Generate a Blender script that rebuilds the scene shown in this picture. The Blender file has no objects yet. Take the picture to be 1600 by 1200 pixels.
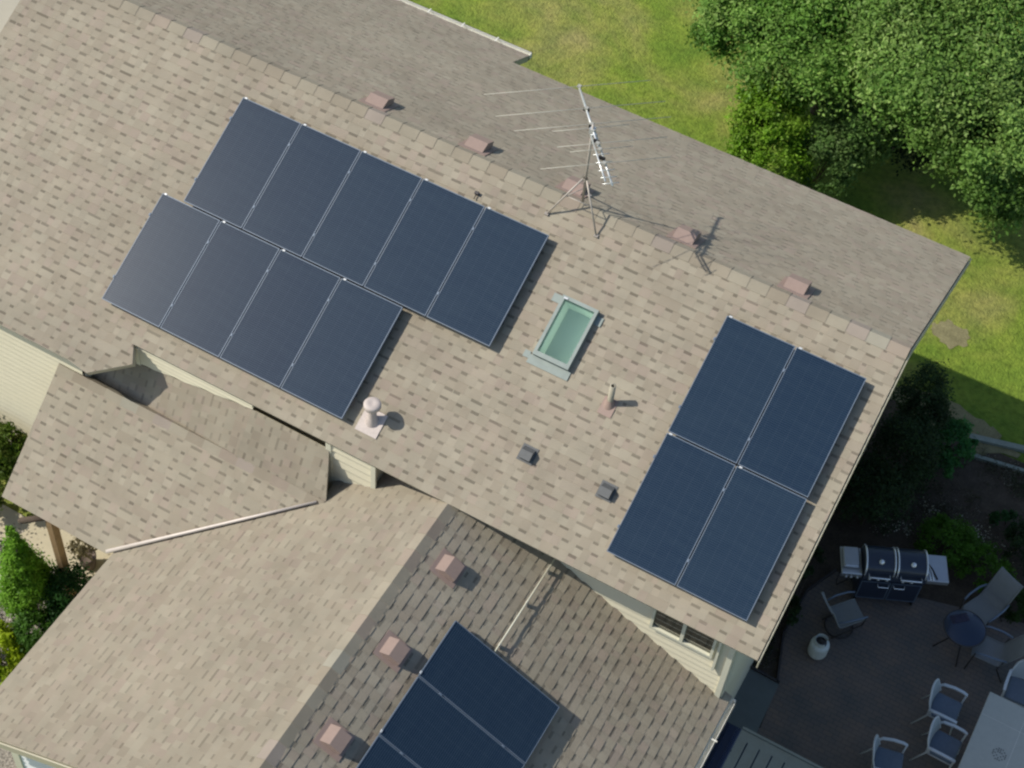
import bpy, math, random
from mathutils import Vector, Matrix
import numpy as np
S = bpy.context.scene
PI = math.pi
# ------------------------------------------------------------------ camera
F = 2613.33
cam_d = bpy.data.cameras.new('camera'); cam = bpy.data.objects.new('camera', cam_d)
S.collection.objects.link(cam); S.camera = cam
cam_d.sensor_width = 36; cam_d.lens = F/1600*36; cam_d.clip_end = 500; cam_d.clip_start = 0.5
cam.matrix_world = (Matrix.Translation((5.77274, -15.26916, 16.76406)) @ Matrix.Rotation(0.42220, 4, 'Z') @
                    Matrix.Rotation(0.66417, 4, 'X') @ Matrix.Rotation(0.10796, 4, 'Z'))
# ------------------------------------------------------------------ sky + sun
SUN = Vector((-.95, -.42, 1.0)).normalized()
w = bpy.data.worlds.new("World"); S.world = w; w.use_nodes = True
nt = w.node_tree; bgn = nt.nodes['Background']; sk = nt.nodes.new('ShaderNodeTexSky')
sk.sky_type = 'NISHITA'; sk.sun_disc = False
sk.sun_elevation = math.asin(SUN.z); sk.sun_rotation = math.atan2(SUN.x, SUN.y)
nt.links.new(sk.outputs[0], bgn.inputs[0]); bgn.inputs[1].default_value = 0.12
sl = bpy.data.lights.new('sun', 'SUN'); so = bpy.data.objects.new('sun', sl); S.collection.objects.link(so)
sl.energy = 4.1; sl.angle = math.radians(.5); sl.color = (1, .935, .83)
so.rotation_euler = SUN.to_track_quat('Z', 'Y').to_euler()
S.view_settings.view_transform = 'Standard'; S.view_settings.look = 'None'
S.view_settings.exposure = 0.18; S.view_settings.gamma = 1
S.render.engine = 'CYCLES'; S.cycles.filter_width = 2.3
G = -6.8                      # ground level, the house ridge is z = 0
rnd = random.Random(7)

# ------------------------------------------------------------------ materials
def mat(name, col, rough=.7, metal=0, var=0, scale=3, bump=0, bscale=60, spec=.5, attr=False, col2=None, trans=0):
    m = bpy.data.materials.new(name); m.use_nodes = True; t = m.node_tree; N = t.nodes; Lk = t.links
    b = N['Principled BSDF']; b.inputs['Roughness'].default_value = rough; b.inputs['Metallic'].default_value = metal
    b.inputs['Specular IOR Level'].default_value = spec
    b.inputs['Base Color'].default_value = (*col, 1)
    tc = N.new('ShaderNodeTexCoord'); out = None
    if attr:
        a = N.new('ShaderNodeVertexColor'); a.layer_name = 'Col'; out = a.outputs['Color']
    if var or col2:
        n = N.new('ShaderNodeTexNoise'); n.inputs['Scale'].default_value = scale; n.inputs['Detail'].default_value = 6
        Lk.new(tc.outputs['Object'], n.inputs['Vector'])
        if col2:
            r = N.new('ShaderNodeValToRGB'); r.color_ramp.elements[0].position = .38; r.color_ramp.elements[1].position = .62
            r.color_ramp.elements[0].color = (*col, 1); r.color_ramp.elements[1].color = (*col2, 1)
            Lk.new(n.outputs['Fac'], r.inputs['Fac']); src = r.outputs[0]
        else:
            src = None
        if var:
            n2 = N.new('ShaderNodeTexNoise'); n2.inputs['Scale'].default_value = scale*4.3; n2.inputs['Detail'].default_value = 8
            Lk.new(tc.outputs['Object'], n2.inputs['Vector'])
            ad = N.new('ShaderNodeMath'); ad.operation = 'ADD'; Lk.new(n.outputs['Fac'], ad.inputs[0]); Lk.new(n2.outputs['Fac'], ad.inputs[1])
            mr = N.new('ShaderNodeMapRange'); mr.inputs['From Min'].default_value = .6; mr.inputs['From Max'].default_value = 1.4
            mr.inputs['To Min'].default_value = 1-var; mr.inputs['To Max'].default_value = 1+var
            Lk.new(ad.outputs[0], mr.inputs['Value'])
            mx = N.new('ShaderNodeMix'); mx.data_type = 'RGBA'; mx.blend_type = 'MULTIPLY'; mx.inputs['Factor'].default_value = 1
            if src is None and out is not None: src = out; out = None
            if src is not None: Lk.new(src, mx.inputs['A'])
            else: mx.inputs['A'].default_value = (*col, 1)
            Lk.new(mr.outputs[0], mx.inputs['B']); src = mx.outputs['Result']
        out = src
    if out is not None: Lk.new(out, b.inputs['Base Color'])
    if bump:
        n3 = N.new('ShaderNodeTexNoise'); n3.inputs['Scale'].default_value = bscale; n3.inputs['Detail'].default_value = 5
        Lk.new(tc.outputs['Object'], n3.inputs['Vector'])
        bp = N.new('ShaderNodeBump'); bp.inputs['Strength'].default_value = bump; bp.inputs['Distance'].default_value = .02
        Lk.new(n3.outputs['Fac'], bp.inputs['Height']); Lk.new(bp.outputs[0], b.inputs['Normal'])
    if trans:
        tr = N.new('ShaderNodeBsdfTranslucent'); ms = N.new('ShaderNodeMixShader'); ms.inputs[0].default_value = trans
        if out is not None: Lk.new(out, tr.inputs['Color'])
        else: tr.inputs['Color'].default_value = (*col, 1)
        Lk.new(b.outputs[0], ms.inputs[1]); Lk.new(tr.outputs[0], ms.inputs[2]); Lk.new(ms.outputs[0], N['Material Output'].inputs['Surface'])
    return m
M = {}
M['shingle'] = mat('shingle', (.3, .26, .2), .95, var=.14, scale=.6, bump=.35, bscale=140, spec=.15, attr=True)
M['fascia'] = mat('fascia', (.42, .39, .29), .5, var=.06)
M['siding'] = mat('siding', (.66, .615, .46), .55, var=.04, scale=2)
M['white_trim'] = mat('white_trim', (.62, .61, .48), .45, var=.05)
M['white_paint'] = mat('white_paint', (.74, .76, .76), .4, var=.04)
M['gutter'] = mat('gutter', (.75, .74, .66), .4, var=.1, scale=6)
M['flash_metal'] = mat('flashing_metal', (.23, .27, .25), .5, metal=.2, var=.12)
M['valley'] = mat('valley_metal', (.52, .47, .42), .55, metal=.2, var=.1)
M['frame_grey'] = mat('anodised_frame', (.13, .17, .225), .5, metal=.1)
M['frame_dark'] = mat('dark_frame', (.06, .07, .09), .4, metal=.4)
M['alu'] = mat('aluminium', (.7, .72, .7), .35, metal=.6, var=.05)
M['rod'] = mat('weathered_rod', (.45, .44, .38), .5, metal=.3)
M['clip'] = mat('bright_clip', (.6, .62, .63), .3, metal=.2)
M['galv'] = mat('galvanised_steel', (.42, .38, .33), .55, metal=.3, var=.15, scale=12)
M['vent_pink'] = mat('faded_vent', (.29, .212, .175), .7, var=.06, scale=4)
M['vent_dark'] = mat('dark_opening', (.03, .025, .022), .9)
M['vent_grey'] = mat('grey_plastic_vent', (.10, .105, .105), .6, var=.1)
M['flue'] = mat('flue_paint', (.48, .42, .38), .6, var=.12, scale=9)
M['pipe'] = mat('vent_pipe', (.36, .33, .25), .7, var=.12, scale=10)
M['black'] = mat('black_void', (.01, .01, .01), .9)
M['concrete'] = mat('concrete', (.14, .16, .152), .9, var=.12, scale=1.5, bump=.1)
M['porch'] = mat('porch_concrete', (.46, .41, .29), .9, var=.08, scale=1.2, bump=.1)
M['pale_drive'] = mat('pale_driveway', (.40, .37, .29), .9, var=.06, scale=.7)
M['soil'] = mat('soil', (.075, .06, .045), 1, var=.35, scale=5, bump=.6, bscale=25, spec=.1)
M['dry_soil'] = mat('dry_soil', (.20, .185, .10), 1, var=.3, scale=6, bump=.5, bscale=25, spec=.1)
M['gravel'] = mat('gravel', (.34, .31, .26), .95, col2=(.14, .13, .11), scale=28, bump=.8, bscale=30)
M['rock'] = mat('rock', (.6, .57, .48), .9, var=.15, scale=8, bump=.4, bscale=20)
M['wood_post'] = mat('wood_post', (.27, .18, .09), .8, var=.2, scale=7)
M['log'] = mat('log', (.07, .05, .035), .9, var=.3, scale=12, bump=.4)
M['timber'] = mat('weathered_timber', (.21, .24, .20), .9, var=.2, scale=8)
M['bark'] = mat('bark', (.09, .07, .05), .95, var=.3, scale=10, bump=.6)
M['grill_black'] = mat('grill_black', (.022, .032, .055), .3, spec=.6)
M['steel'] = mat('stainless', (.45, .46, .47), .3, metal=.7, var=.06)
M['chrome'] = mat('chrome', (.8, .82, .84), .25, metal=.5)
M['tank'] = mat('tank_paint', (.62, .66, .62), .4, var=.05)
M['chair_white'] = mat('chair_white', (.52, .56, .58), .45)
M['mesh_white'] = mat('mesh_sling_white', (.33, .38, .41), .8, var=.05, scale=20)
M['cushion'] = mat('cushion_blue_grey', (.12, .155, .20), .9, var=.1, scale=9)
M['sling'] = mat('sling_grey', (.20, .21, .205), .85, var=.08, scale=15)
M['bronze'] = mat('dark_bronze', (.05, .045, .045), .5, metal=.3)
M['tab_top'] = mat('table_tile', (.42, .43, .38), .5, var=.06, scale=8)
M['mosaic'] = mat('mosaic_dark', (.17, .18, .17), .6, var=.1)
M['navy_panel'] = mat('navy_panel', (.010, .022, .055), .35)
M['ribbed'] = mat('ribbed_metal', (.022, .038, .047), .6, metal=.1, var=.15)  # colour darkened and blued to carry shade the sun does not cast here
M['cloth_dark'] = mat('dark_cloth', (.03, .028, .05), .9)
M['shaft'] = mat('skylight_shaft', (.88, .90, .84), .7)
M['shaft_floor'] = mat('skylight_diffuser', (.58, .62, .60), .8)
M['stone'] = mat('stone', (.3, .3, .3), .9, attr=True)
M['navy_glass'] = mat('navy_glass_top', (.022, .035, .065), .18)
M['pot'] = mat('pot_clay', (.12, .09, .07), .8)
M['dry_plant'] = mat('dry_plant', (.30, .26, .15), .9, attr=True)

def leafmat(name):
    return mat(name, (.06, .1, .03), .55, attr=True, trans=.42, spec=.2)
M['leaf'] = leafmat('leaves')

# glass: tinted clear for the skylight and windows
def glass(name, tint, refl=.12, rough=.03):
    m = bpy.data.materials.new(name); m.use_nodes = True; t = m.node_tree; N = t.nodes; L = t.links
    tr = N.new('ShaderNodeBsdfTransparent'); tr.inputs[0].default_value = (*tint, 1)
    gl = N.new('ShaderNodeBsdfGlossy'); gl.inputs['Roughness'].default_value = rough
    lw0 = N.new('ShaderNodeLayerWeight'); lw0.inputs[0].default_value = .3
    lw = N.new('ShaderNodeMath'); lw.operation = 'POWER'; lw.inputs[1].default_value = 4; L.new(lw0.outputs['Facing'], lw.inputs[0])
    mr = N.new('ShaderNodeMath'); mr.operation = 'ADD'; mr.inputs[1].default_value = refl; L.new(lw.outputs[0], mr.inputs[0])
    ms = N.new('ShaderNodeMixShader'); L.new(mr.outputs[0], ms.inputs[0]); L.new(tr.outputs[0], ms.inputs[1]); L.new(gl.outputs[0], ms.inputs[2])
    L.new(ms.outputs[0], N['Material Output'].inputs['Surface']); return m
M['sky_glass'] = glass('skylight_glass', (.80, .97, .89), .05)
M['win_glass'] = glass('window_glass', (.25, .26, .25), .15)

# solar laminate: dark blue, fine busbars and cell gaps
def solar(name, c1, c2):
    m = bpy.data.materials.new(name); m.use_nodes = True; t = m.node_tree; N = t.nodes; L = t.links
    b = N['Principled BSDF']; b.inputs['Roughness'].default_value = .22; b.inputs['Specular IOR Level'].default_value = .36
    tc = N.new('ShaderNodeTexCoord'); sp = N.new('ShaderNodeSeparateXYZ'); L.new(tc.outputs['Object'], sp.inputs[0])
    def line(src, period, width):
        a = N.new('ShaderNodeMath'); a.operation = 'MODULO'; o5 = N.new('ShaderNodeMath'); o5.operation = 'ADD'; L.new(src, o5.inputs[0]); o5.inputs[1].default_value = 1.64-.0816*(period > .1); L.new(o5.outputs[0], a.inputs[0]); a.inputs[1].default_value = period
        c = N.new('ShaderNodeMath'); c.operation = 'ABSOLUTE'; L.new(a.outputs[0], c.inputs[0])
        d = N.new('ShaderNodeMath'); d.operation = 'LESS_THAN'; L.new(c.outputs[0], d.inputs[0]); d.inputs[1].default_value = width
        return d.outputs[0]
    l1 = line(sp.outputs['Y'], .0291, .007); l2 = line(sp.outputs['X'], .1633, .004)
    n = N.new('ShaderNodeTexNoise'); n.inputs['Scale'].default_value = 1.7; n.inputs['Detail'].default_value = 4
    mp = N.new('ShaderNodeMapping'); L.new(tc.outputs['Object'], mp.inputs[0]); mp.inputs['Scale'].default_value = (1, 6, 1)
    L.new(mp.outputs[0], n.inputs['Vector'])
    oi = N.new('ShaderNodeObjectInfo')
    ad = N.new('ShaderNodeMath'); ad.operation = 'MULTIPLY_ADD'; L.new(oi.outputs['Random'], ad.inputs[0]); ad.inputs[1].default_value = .35; L.new(n.outputs['Fac'], ad.inputs[2])
    rp = N.new('ShaderNodeValToRGB'); rp.color_ramp.elements[0].position = .3; rp.color_ramp.elements[1].position = 1.1
    rp.color_ramp.elements[0].color = (*c1, 1); rp.color_ramp.elements[1].color = (*c2, 1); L.new(ad.outputs[0], rp.inputs[0])
    def mix(a, fac, col, f):
        mm = N.new('ShaderNodeMath'); mm.operation = 'MULTIPLY'; L.new(fac, mm.inputs[0]); mm.inputs[1].default_value = f
        mx = N.new('ShaderNodeMix'); mx.data_type = 'RGBA'; L.new(mm.outputs[0], mx.inputs['Factor']); L.new(a, mx.inputs['A']); mx.inputs['B'].default_value = (*col, 1)
        return mx.outputs['Result']
    o = mix(rp.outputs[0], l1, (.16, .2, .28), .15); o = mix(o, l2, (.10, .13, .17), .16)
    L.new(o, b.inputs['Base Color']); return m
M['solar'] = solar('solar_glass', (.006, .019, .040), (.013, .029, .050))

# ------------------------------------------------------------------ mesh builder
class MB:
    def __init__(s): s.v = []; s.f = []; s.c = []; s.m = []; s.sm = []
    def face(s, pts, col=(1, 1, 1), mi=0, smooth=False):
        i = len(s.v); s.v += [tuple(p) for p in pts]; s.f.append(tuple(range(i, i+len(pts)))); s.c.append(col); s.m.append(mi); s.sm.append(smooth)
    def mesh(s, vs, fs, mi=0, smooth=False, col=(1, 1, 1)):
        i = len(s.v); s.v += [tuple(p) for p in vs]
        for f in fs: s.f.append(tuple(i+k for k in f)); s.c.append(col); s.m.append(mi); s.sm.append(smooth)
    def box(s, c, d, R=None, mi=0, bev=0, col=(1, 1, 1)):
        x, y, z = d[0]/2, d[1]/2, d[2]/2; R = R or Matrix.Identity(3); c = Vector(c)
        if bev:
            b = min(bev, x*.9, y*.9, z*.9)
            rings = []
            for zz, k in ((-z, b), (-z+b, 0), (z-b, 0), (z, b)):
                X, Y = x-k, y-k; q = b
                r = [(-X+q, -Y), (X-q, -Y), (X, -Y+q), (X, Y-q), (X-q, Y), (-X+q, Y), (-X, Y-q), (-X, -Y+q)] if X > q and Y > q else [(-X, -Y), (X, -Y), (X, -Y), (X, Y), (X, Y), (-X, Y), (-X, Y), (-X, -Y)]
                rings.append([c+R@Vector((a, bb, zz)) for a, bb in r])
            vs = [p for r in rings for p in r]; fs = [tuple(range(7, -1, -1)), tuple(range(24, 32))]
            for k in range(3):
                for j in range(8): fs.append((k*8+j, k*8+(j+1) % 8, k*8+8+(j+1) % 8, k*8+8+j))
            s.mesh(vs, fs, mi, col=col); return
        vs = [c+R@Vector((a*x, b*y, cc*z)) for a in (-1, 1) for b in (-1, 1) for cc in (-1, 1)]
        s.mesh(vs, [(0, 1, 3, 2), (4, 6, 7, 5), (0, 4, 5, 1), (2, 3, 7, 6), (0, 2, 6, 4), (1, 5, 7, 3)], mi, col=col)
    def tube(s, pts, r, n=8, mi=0, cap=True, closed=False):
        pts = [Vector(p) for p in pts]; m = len(pts); rr = r if isinstance(r, (list, tuple)) else [r]*m
        rings = []; up = Vector((0, 0, 1))
        for i, p in enumerate(pts):
            a = pts[(i-1) % m] if (i or closed) else p; b = pts[(i+1) % m] if (i < m-1 or closed) else p
            d = (b-a); d = d.normalized() if d.length > 1e-9 else Vector((0, 0, 1))
            if i == 0 or True:
                u = d.cross(up)
                if u.length < .15: u = d.cross(Vector((1, 0, 0)))
                u.normalize()
            if rings and False: pass
            v = d.cross(u).normalized()
            if i and u.dot(pu) < 0 and False: u = -u
            pu = u
            rings.append([p+(u*math.cos(2*PI*k/n)+v*math.sin(2*PI*k/n))*rr[i] for k in range(n)])
        vs = [q for r_ in rings for q in r_]; fs = []
        for i in range(m if closed else m-1):
            j = (i+1) % m
            for k in range(n): fs.append((i*n+k, i*n+(k+1) % n, j*n+(k+1) % n, j*n+k))
        if cap and not closed: fs.append(tuple(range(n-1, -1, -1))); fs.append(tuple(range((m-1)*n, m*n)))
        s.mesh(vs, fs, mi, smooth=True)
    def lathe(s, prof, n=24, c=(0, 0, 0), mi=0):
        vs = [(c[0]+r*math.cos(2*PI*k/n), c[1]+r*math.sin(2*PI*k/n), c[2]+z) for r, z in prof for k in range(n)]; fs = []
        for i in range(len(prof)-1):
            for k in range(n): fs.append((i*n+k, i*n+(k+1) % n, (i+1)*n+(k+1) % n, (i+1)*n+k))
        s.mesh(vs, fs, mi, smooth=True)
    def prism(s, poly, d, mi_top=0, mi_side=0, mi_bot=None):
        poly = [Vector(p) for p in poly]; d = Vector(d); n = len(poly)
        s.face(poly, mi=mi_top); s.face([p+d for p in reversed(poly)], mi=mi_side if mi_bot is None else mi_bot)
        for i in range(n): s.face([poly[i], poly[i]+d, poly[(i+1) % n]+d, poly[(i+1) % n]], mi=mi_side)
    def build(s, name, mats, parent=None, origin=(0, 0, 0), colattr=False, **tags):
        o0 = Vector(origin); me = bpy.data.meshes.new(name)
        me.from_pydata([(p[0]-o0.x, p[1]-o0.y, p[2]-o0.z) for p in s.v], [], s.f)
        if not isinstance(mats, (list, tuple)): mats = [mats]
        for m in mats: me.materials.append(m)
        me.polygons.foreach_set('material_index', s.m); me.polygons.foreach_set('use_smooth', s.sm)
        if colattr:
            ca = me.color_attributes.new('Col', 'FLOAT_COLOR', 'CORNER'); arr = []
            for f, c in zip(s.f, s.c): arr += [c[0], c[1], c[2], 1.0]*len(f)
            ca.data.foreach_set('color', arr)
        me.update(); ob = bpy.data.objects.new(name, me); S.collection.objects.link(ob)
        if parent is not None: ob.parent = parent
        else: ob.location = o0
        for k, v in tags.items(): ob[k] = v
        return ob
def tag(o, label=None, category=None, group=None, kind=None):
    if label: o['label'] = label
    if category: o['category'] = category
    if group: o['group'] = group
    if kind: o['kind'] = kind
    return o
def thing(name, loc=(0, 0, 0), rz=0, **t):
    o = bpy.data.objects.new(name, None); S.collection.objects.link(o); o.location = loc; o.rotation_euler = (0, 0, rz); o.empty_display_size = .2
    return tag(o, **t)
def kids(o): return [c for c in bpy.data.objects if c.parent == o]
def copy_tree(o, parent=None):
    ks = kids(o); c = o.copy(); S.collection.objects.link(c); c.parent = parent
    for k in ks: copy_tree(k, c)
    return c
def struct(name, mb, m, **k):
    o = mb.build(name, m); o['kind'] = 'structure'; return o

def clip(poly, conv):
    out = poly; n = len(conv)
    for i in range(n):
        a, b = conv[i], conv[(i+1) % n]; ex, ey = b[0]-a[0], b[1]-a[1]
        inp = out; out = []
        if not inp: return []
        prev = inp[-1]; pd = ex*(prev[1]-a[1])-ey*(prev[0]-a[0])
        for p in inp:
            d = ex*(p[1]-a[1])-ey*(p[0]-a[0])
            if (d >= 0) != (pd >= 0):
                t = pd/(pd-d); out.append((prev[0]+(p[0]-prev[0])*t, prev[1]+(p[1]-prev[1])*t))
            if d >= 0: out.append(p)
            prev, pd = p, d
    return out if len(out) > 2 else []
def ccw(poly):
    a = sum(poly[i][0]*poly[(i+1) % len(poly)][1]-poly[(i+1) % len(poly)][0]*poly[i][1] for i in range(len(poly)))
    return poly if a > 0 else poly[::-1]

# ------------------------------------------------------------------ the house
PHI = 0.46244; MT = math.tan(PHI); cP, sP = math.cos(PHI), math.sin(PHI)
house = thing('house', (0, 0, G), label='single storey house with tan shingle roofs and cream clapboard siding', category='house')
HO = (0, 0, G)
ROW = .143
TONES = [(.304, .268, .205), (.316, .281, .216), (.294, .258, .196), (.320, .288, .221), (.310, .260, .206), (.306, .274, .209), (.288, .250, .190)]
def shingles(name, pieces, O, U, V, seed, dash=1.0, tone=1.0, thick=.11, parent=None, hi=.008, lo=.7):
    """real courses of laminated shingles: every tab is its own tilted facet with a butt edge"""
    r = random.Random(seed); O, U, V = Vector(O), Vector(U).normalized(), Vector(V).normalized(); N = U.cross(V).normalized()
    pieces = [ccw(p) for p in pieces]; P = lambda u, v, h: O+U*u+V*v+N*h
    u0 = min(p[0] for q in pieces for p in q); u1 = max(p[0] for q in pieces for p in q)
    v0 = min(p[1] for q in pieces for p in q); v1 = max(p[1] for q in pieces for p in q)
    mb = MB()
    row = math.floor(v0/ROW)
    while row*ROW < v1:
        a = row*ROW; b = a+ROW; u = u0-r.random()*.3; hightab = r.random() < .5; rt = r.choice(TONES); mixr = r.uniform(.15, .45)
        while u < u1:
            L = r.uniform(.09, .165) if hightab else r.uniform(.08, .14)
            if r.random() < .08: L *= 1.9
            T = r.choice(TONES); k = r.uniform(.955, 1.045)*tone*(.985 if hightab else 1.02)
            c = tuple((T[i]*(1-mixr)+rt[i]*mixr)*k for i in range(3))
            t = hi if hightab else hi*lo
            for pc in pieces:
                q = clip([(u, a), (u+L, a), (u+L, b), (u, b)], pc)
                if q:
                    mb.face([P(x, y, t*(1-(y-a)/ROW*.85)) for x, y in q], c)
                    bx = [x for x, y in q if abs(y-a) < 1e-6]
                    if len(bx) > 1 and max(bx)-min(bx) > 1e-4:
                        l, h = min(bx), max(bx); mb.face([P(l, a, -.004), P(h, a, -.004), P(h, a, t), P(l, a, t)], tuple(x*.9 for x in c))
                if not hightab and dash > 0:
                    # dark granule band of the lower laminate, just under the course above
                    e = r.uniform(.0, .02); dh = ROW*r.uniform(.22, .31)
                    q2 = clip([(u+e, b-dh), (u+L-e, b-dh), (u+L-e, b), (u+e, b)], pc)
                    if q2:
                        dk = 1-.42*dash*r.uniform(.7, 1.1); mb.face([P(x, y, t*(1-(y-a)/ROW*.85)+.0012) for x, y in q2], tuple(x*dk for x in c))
            u += L; hightab = not hightab if r.random() < .97 else hightab
        row += 1
    o = mb.build(name, M['shingle'], house if parent is None else parent, HO, colattr=True)
    sb = MB()
    for pc in pieces:
        sb.prism([P(x, y, -.006) for x, y in pc], -N*(thick-.006), 0, 0, 0)
    d = sb.build('roof_deck', M['fascia'], o)
    for vv in d.data.vertices: vv.co -= Vector(HO)
    return o

def caps(name, A, B, n1, n2, seed, width=.15, step=.29, tone=.92, parent=None):
    """overlapping ridge cap shingles from A to B, folded over slopes with downhill directions n1, n2"""
    r = random.Random(seed); A, B = Vector(A), Vector(B); d = (B-A).normalized(); L = (B-A).length; n1, n2 = Vector(n1).normalized(), Vector(n2).normalized()
    up = Vector((0, 0, 1)); mb = MB(); t = 0
    while t < L:
        e = min(t+step+.02, L); T = r.choice(TONES+[(.315, .270, .225), (.335, .315, .25)]); k = r.uniform(.96, 1.04)*tone; c = tuple(x*k for x in T)
        for n in (n1, n2):
            h0, h1 = .024, .016
            a0 = A+d*t+up*h0; a1 = A+d*e+up*h1; b0 = A+d*t+n*width+up*(h0-.012); b1 = A+d*e+n*width+up*(h1-.010)
            q = [a0, a1, b1, b0]; m = (a1-a0).cross(b1-a0)
            if m.z < 0: q = q[::-1]
            mb.face(q, c)
            mb.face([b0, b1, b1-up*.035, b0-up*.035], c); mb.face([a0, b0, b0-up*.03, a0-up*.03], c)
        t += step
    return mb.build(name, M['shingle'], house if parent is None else parent, HO, colattr=True)

XL, XR = -9.72, 4.59; SE = 4.57
eF = (0, -SE*cP, -SE*sP)      # origin of the front slope: eave line at x = 0
SX0, SX1, SS0, SS1 = .11, .60, 1.33, 2.20      # skylight opening
def fs(x, s): return (x, SE-s)
front_pieces = [
    [fs(XL, 0), fs(XL, SE), fs(-5.2, SE), fs(-5.2, 0)],
    [fs(XL, SE), fs(XL, 5.19), fs(-6.0, 5.19), fs(-5.2, SE)],
    [fs(-6.0, 5.19), fs(-5.62, 5.24), fs(-5.06, 4.83), fs(-5.2, SE)],
    [fs(-5.2, 0), fs(-5.2, SE), fs(SX0, SE), fs(SX0, 0)],
    [fs(SX1, 0), fs(SX1, SE), fs(XR, SE), fs(XR, 0)],
    [fs(SX0, 0), fs(SX0, SS0), fs(SX1, SS0), fs(SX1, 0)],
    [fs(SX0, SS1), fs(SX0, SE), fs(SX1, SE), fs(SX1, SS1)]]
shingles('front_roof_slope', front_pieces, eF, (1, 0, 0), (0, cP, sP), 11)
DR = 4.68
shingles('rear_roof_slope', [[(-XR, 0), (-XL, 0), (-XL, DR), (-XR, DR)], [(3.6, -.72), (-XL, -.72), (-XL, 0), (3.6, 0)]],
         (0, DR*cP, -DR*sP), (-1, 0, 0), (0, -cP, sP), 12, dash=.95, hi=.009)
caps('ridge_cap', (XR, 0, 0), (XL, 0, 0), (0, -cP, -sP), (0, cP, -sP), 5)
# wing (plane C): ridge along y at x=0
ZC = -2.05; EC = 4.37; SC = EC/cP
def cl(x, y): return (-y, SC+x/cP)        # U=(0,-1,0), V=(cP,0,sP), origin at the left eave
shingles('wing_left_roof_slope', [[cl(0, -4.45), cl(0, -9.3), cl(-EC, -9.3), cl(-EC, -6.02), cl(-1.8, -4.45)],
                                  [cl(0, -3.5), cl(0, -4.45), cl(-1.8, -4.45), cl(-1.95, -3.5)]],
         (-EC, 0, ZC-EC*MT), (0, -1, 0), (cP, 0, sP), 13, dash=.72, tone=.89)  # slope colour darkened to offset the stronger sunlight falling on it
shingles('wing_right_roof_slope', [[(-9.3, 0), (-3.5, 0), (-3.5, SC), (-9.3, SC)]],
         (EC, 0, ZC-EC*MT), (0, 1, 0), (-cP, 0, sP), 14, dash=.9, hi=.010, lo=.4)
caps('wing_ridge_cap', (0, -9.3, ZC), (0, -4.05, ZC), (-cP, 0, -sP), (cP, 0, -sP), 6)
# porch gable (plane B)
PB = math.atan(.84); cB, sB = math.cos(PB), math.sin(PB); ZB = -2.92; YB = -4.45; YE = -6.1; SB = (YB-YE)/cB
def bf(x, y): return (x, (y-YE)/cB)
shingles('porch_front_roof_slope', [[bf(-6.4, YB), bf(-6.4, YE), bf(-4.5, YE), bf(-1.8, YB)]],
         (0, YE, ZB-(YB-YE)*.84), (1, 0, 0), (0, cB, sB), 15, thick=.13)
def br(x, y): return (-x, (YB+1.0-y)/cB)
shingles('porch_rear_roof_slope', [[br(-6.4, YB), br(-1.8, YB), br(-1.8, YB+.06), br(-5.95, -3.5), br(-6.4, -3.5)]],
         (0, YB+1.0, ZB-.84), (-1, 0, 0), (0, -cB, sB), 16, thick=.06, dash=.5, tone=.92)
caps('porch_ridge_cap', (-6.4, YB, ZB), (-1.75, YB, ZB), (0, -cB, -sB), (0, cB, -sB), 8, width=.13)

# steep saddle between the boxed eave and the porch ridge
gx_, gy_ = .153, 1.63
US, VS = Vector((0, -1, -gy_)), Vector((1, 0, gx_)); OS = (-6.4, 0, -2.55+gx_*(-6.4+5.25)+gy_*4.04)
def cs(x, y): return (-y*US.length, (x+6.4)*VS.length)
shingles('saddle_roof', [[cs(-6.0, -4.04), cs(-6.0, -4.40), cs(-3.25, -4.47), cs(-3.2, -4.04)]], OS, US, VS, 18, thick=.02, dash=.6, tone=.97)
UT, VT = Vector((0, -1, -gy_)), Vector((1, 0, -.02)); OT = (-6.4, 0, -2.235-.02*-3.2+.0+gy_*4.04)
def ct(x, y): return (-y*UT.length, (x+6.4)*VT.length)
OT = (-6.4, 0, -2.235+.02*3.2+gy_*4.04)
shingles('saddle_roof', [[ct(-3.21, -4.042), ct(-3.26, -4.46), ct(-1.72, -4.49), ct(-1.93, -4.042)]], OT, UT, VT, 19, thick=.02, dash=.8, tone=.97)
# valley flashing between porch and wing
mb = MB(); a = Vector((-1.86, -4.50, -2.955)); b = Vector((-4.47, -6.1, -4.27)); d = (b-a)
s1 = Vector((0, .05, .05)); 
mb.tube([a+Vector((0, 0, .03)), a+d*.33+Vector((0, 0, .032)), a+d*.66+Vector((0, 0, .034)), b+Vector((0, 0, .036))], [.02, .026, .030, .034], 6)
mb.build('valley_flashing', M['valley'], house, HO)

# siding: clapboards clipped to a wall outline
def siding(name, poly, O, U, Nn, m='siding', course=.125):
    O, U, Nn = Vector(O), Vector(U), Vector(Nn); poly = ccw(poly); mb = MB()
    z0 = min(p[1] for p in poly); z1 = max(p[1] for p in poly); u0 = min(p[0] for p in poly)-1; u1 = max(p[0] for p in poly)+1
    P = lambda u, z, h: O+U*u+Vector((0, 0, z))+Nn*h
    k = math.floor(z0/course)
    while k*course < z1:
        a = k*course; q = clip([(u0, a), (u1, a), (u1, a+course), (u0, a+course)], poly)
        if q:
            mb.face([P(x, y, .026*(1-(y-a)/course)) for x, y in q])
            bx = [x for x, y in q if abs(y-a) < 1e-6]
            if len(bx) > 1: mb.face([P(min(bx), a, 0), P(max(bx), a, 0), P(max(bx), a, .026), P(min(bx), a, .026)])
        k += 1
    ob = mb.build(name, M[m], house, HO); return ob
YW = -3.62
siding('front_wall', [(-5.9, G), (4.22, G), (4.22, -1.93), (-5.9, -1.93)], (0, YW, 0), (1, 0, 0), (0, -1, 0))
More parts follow.
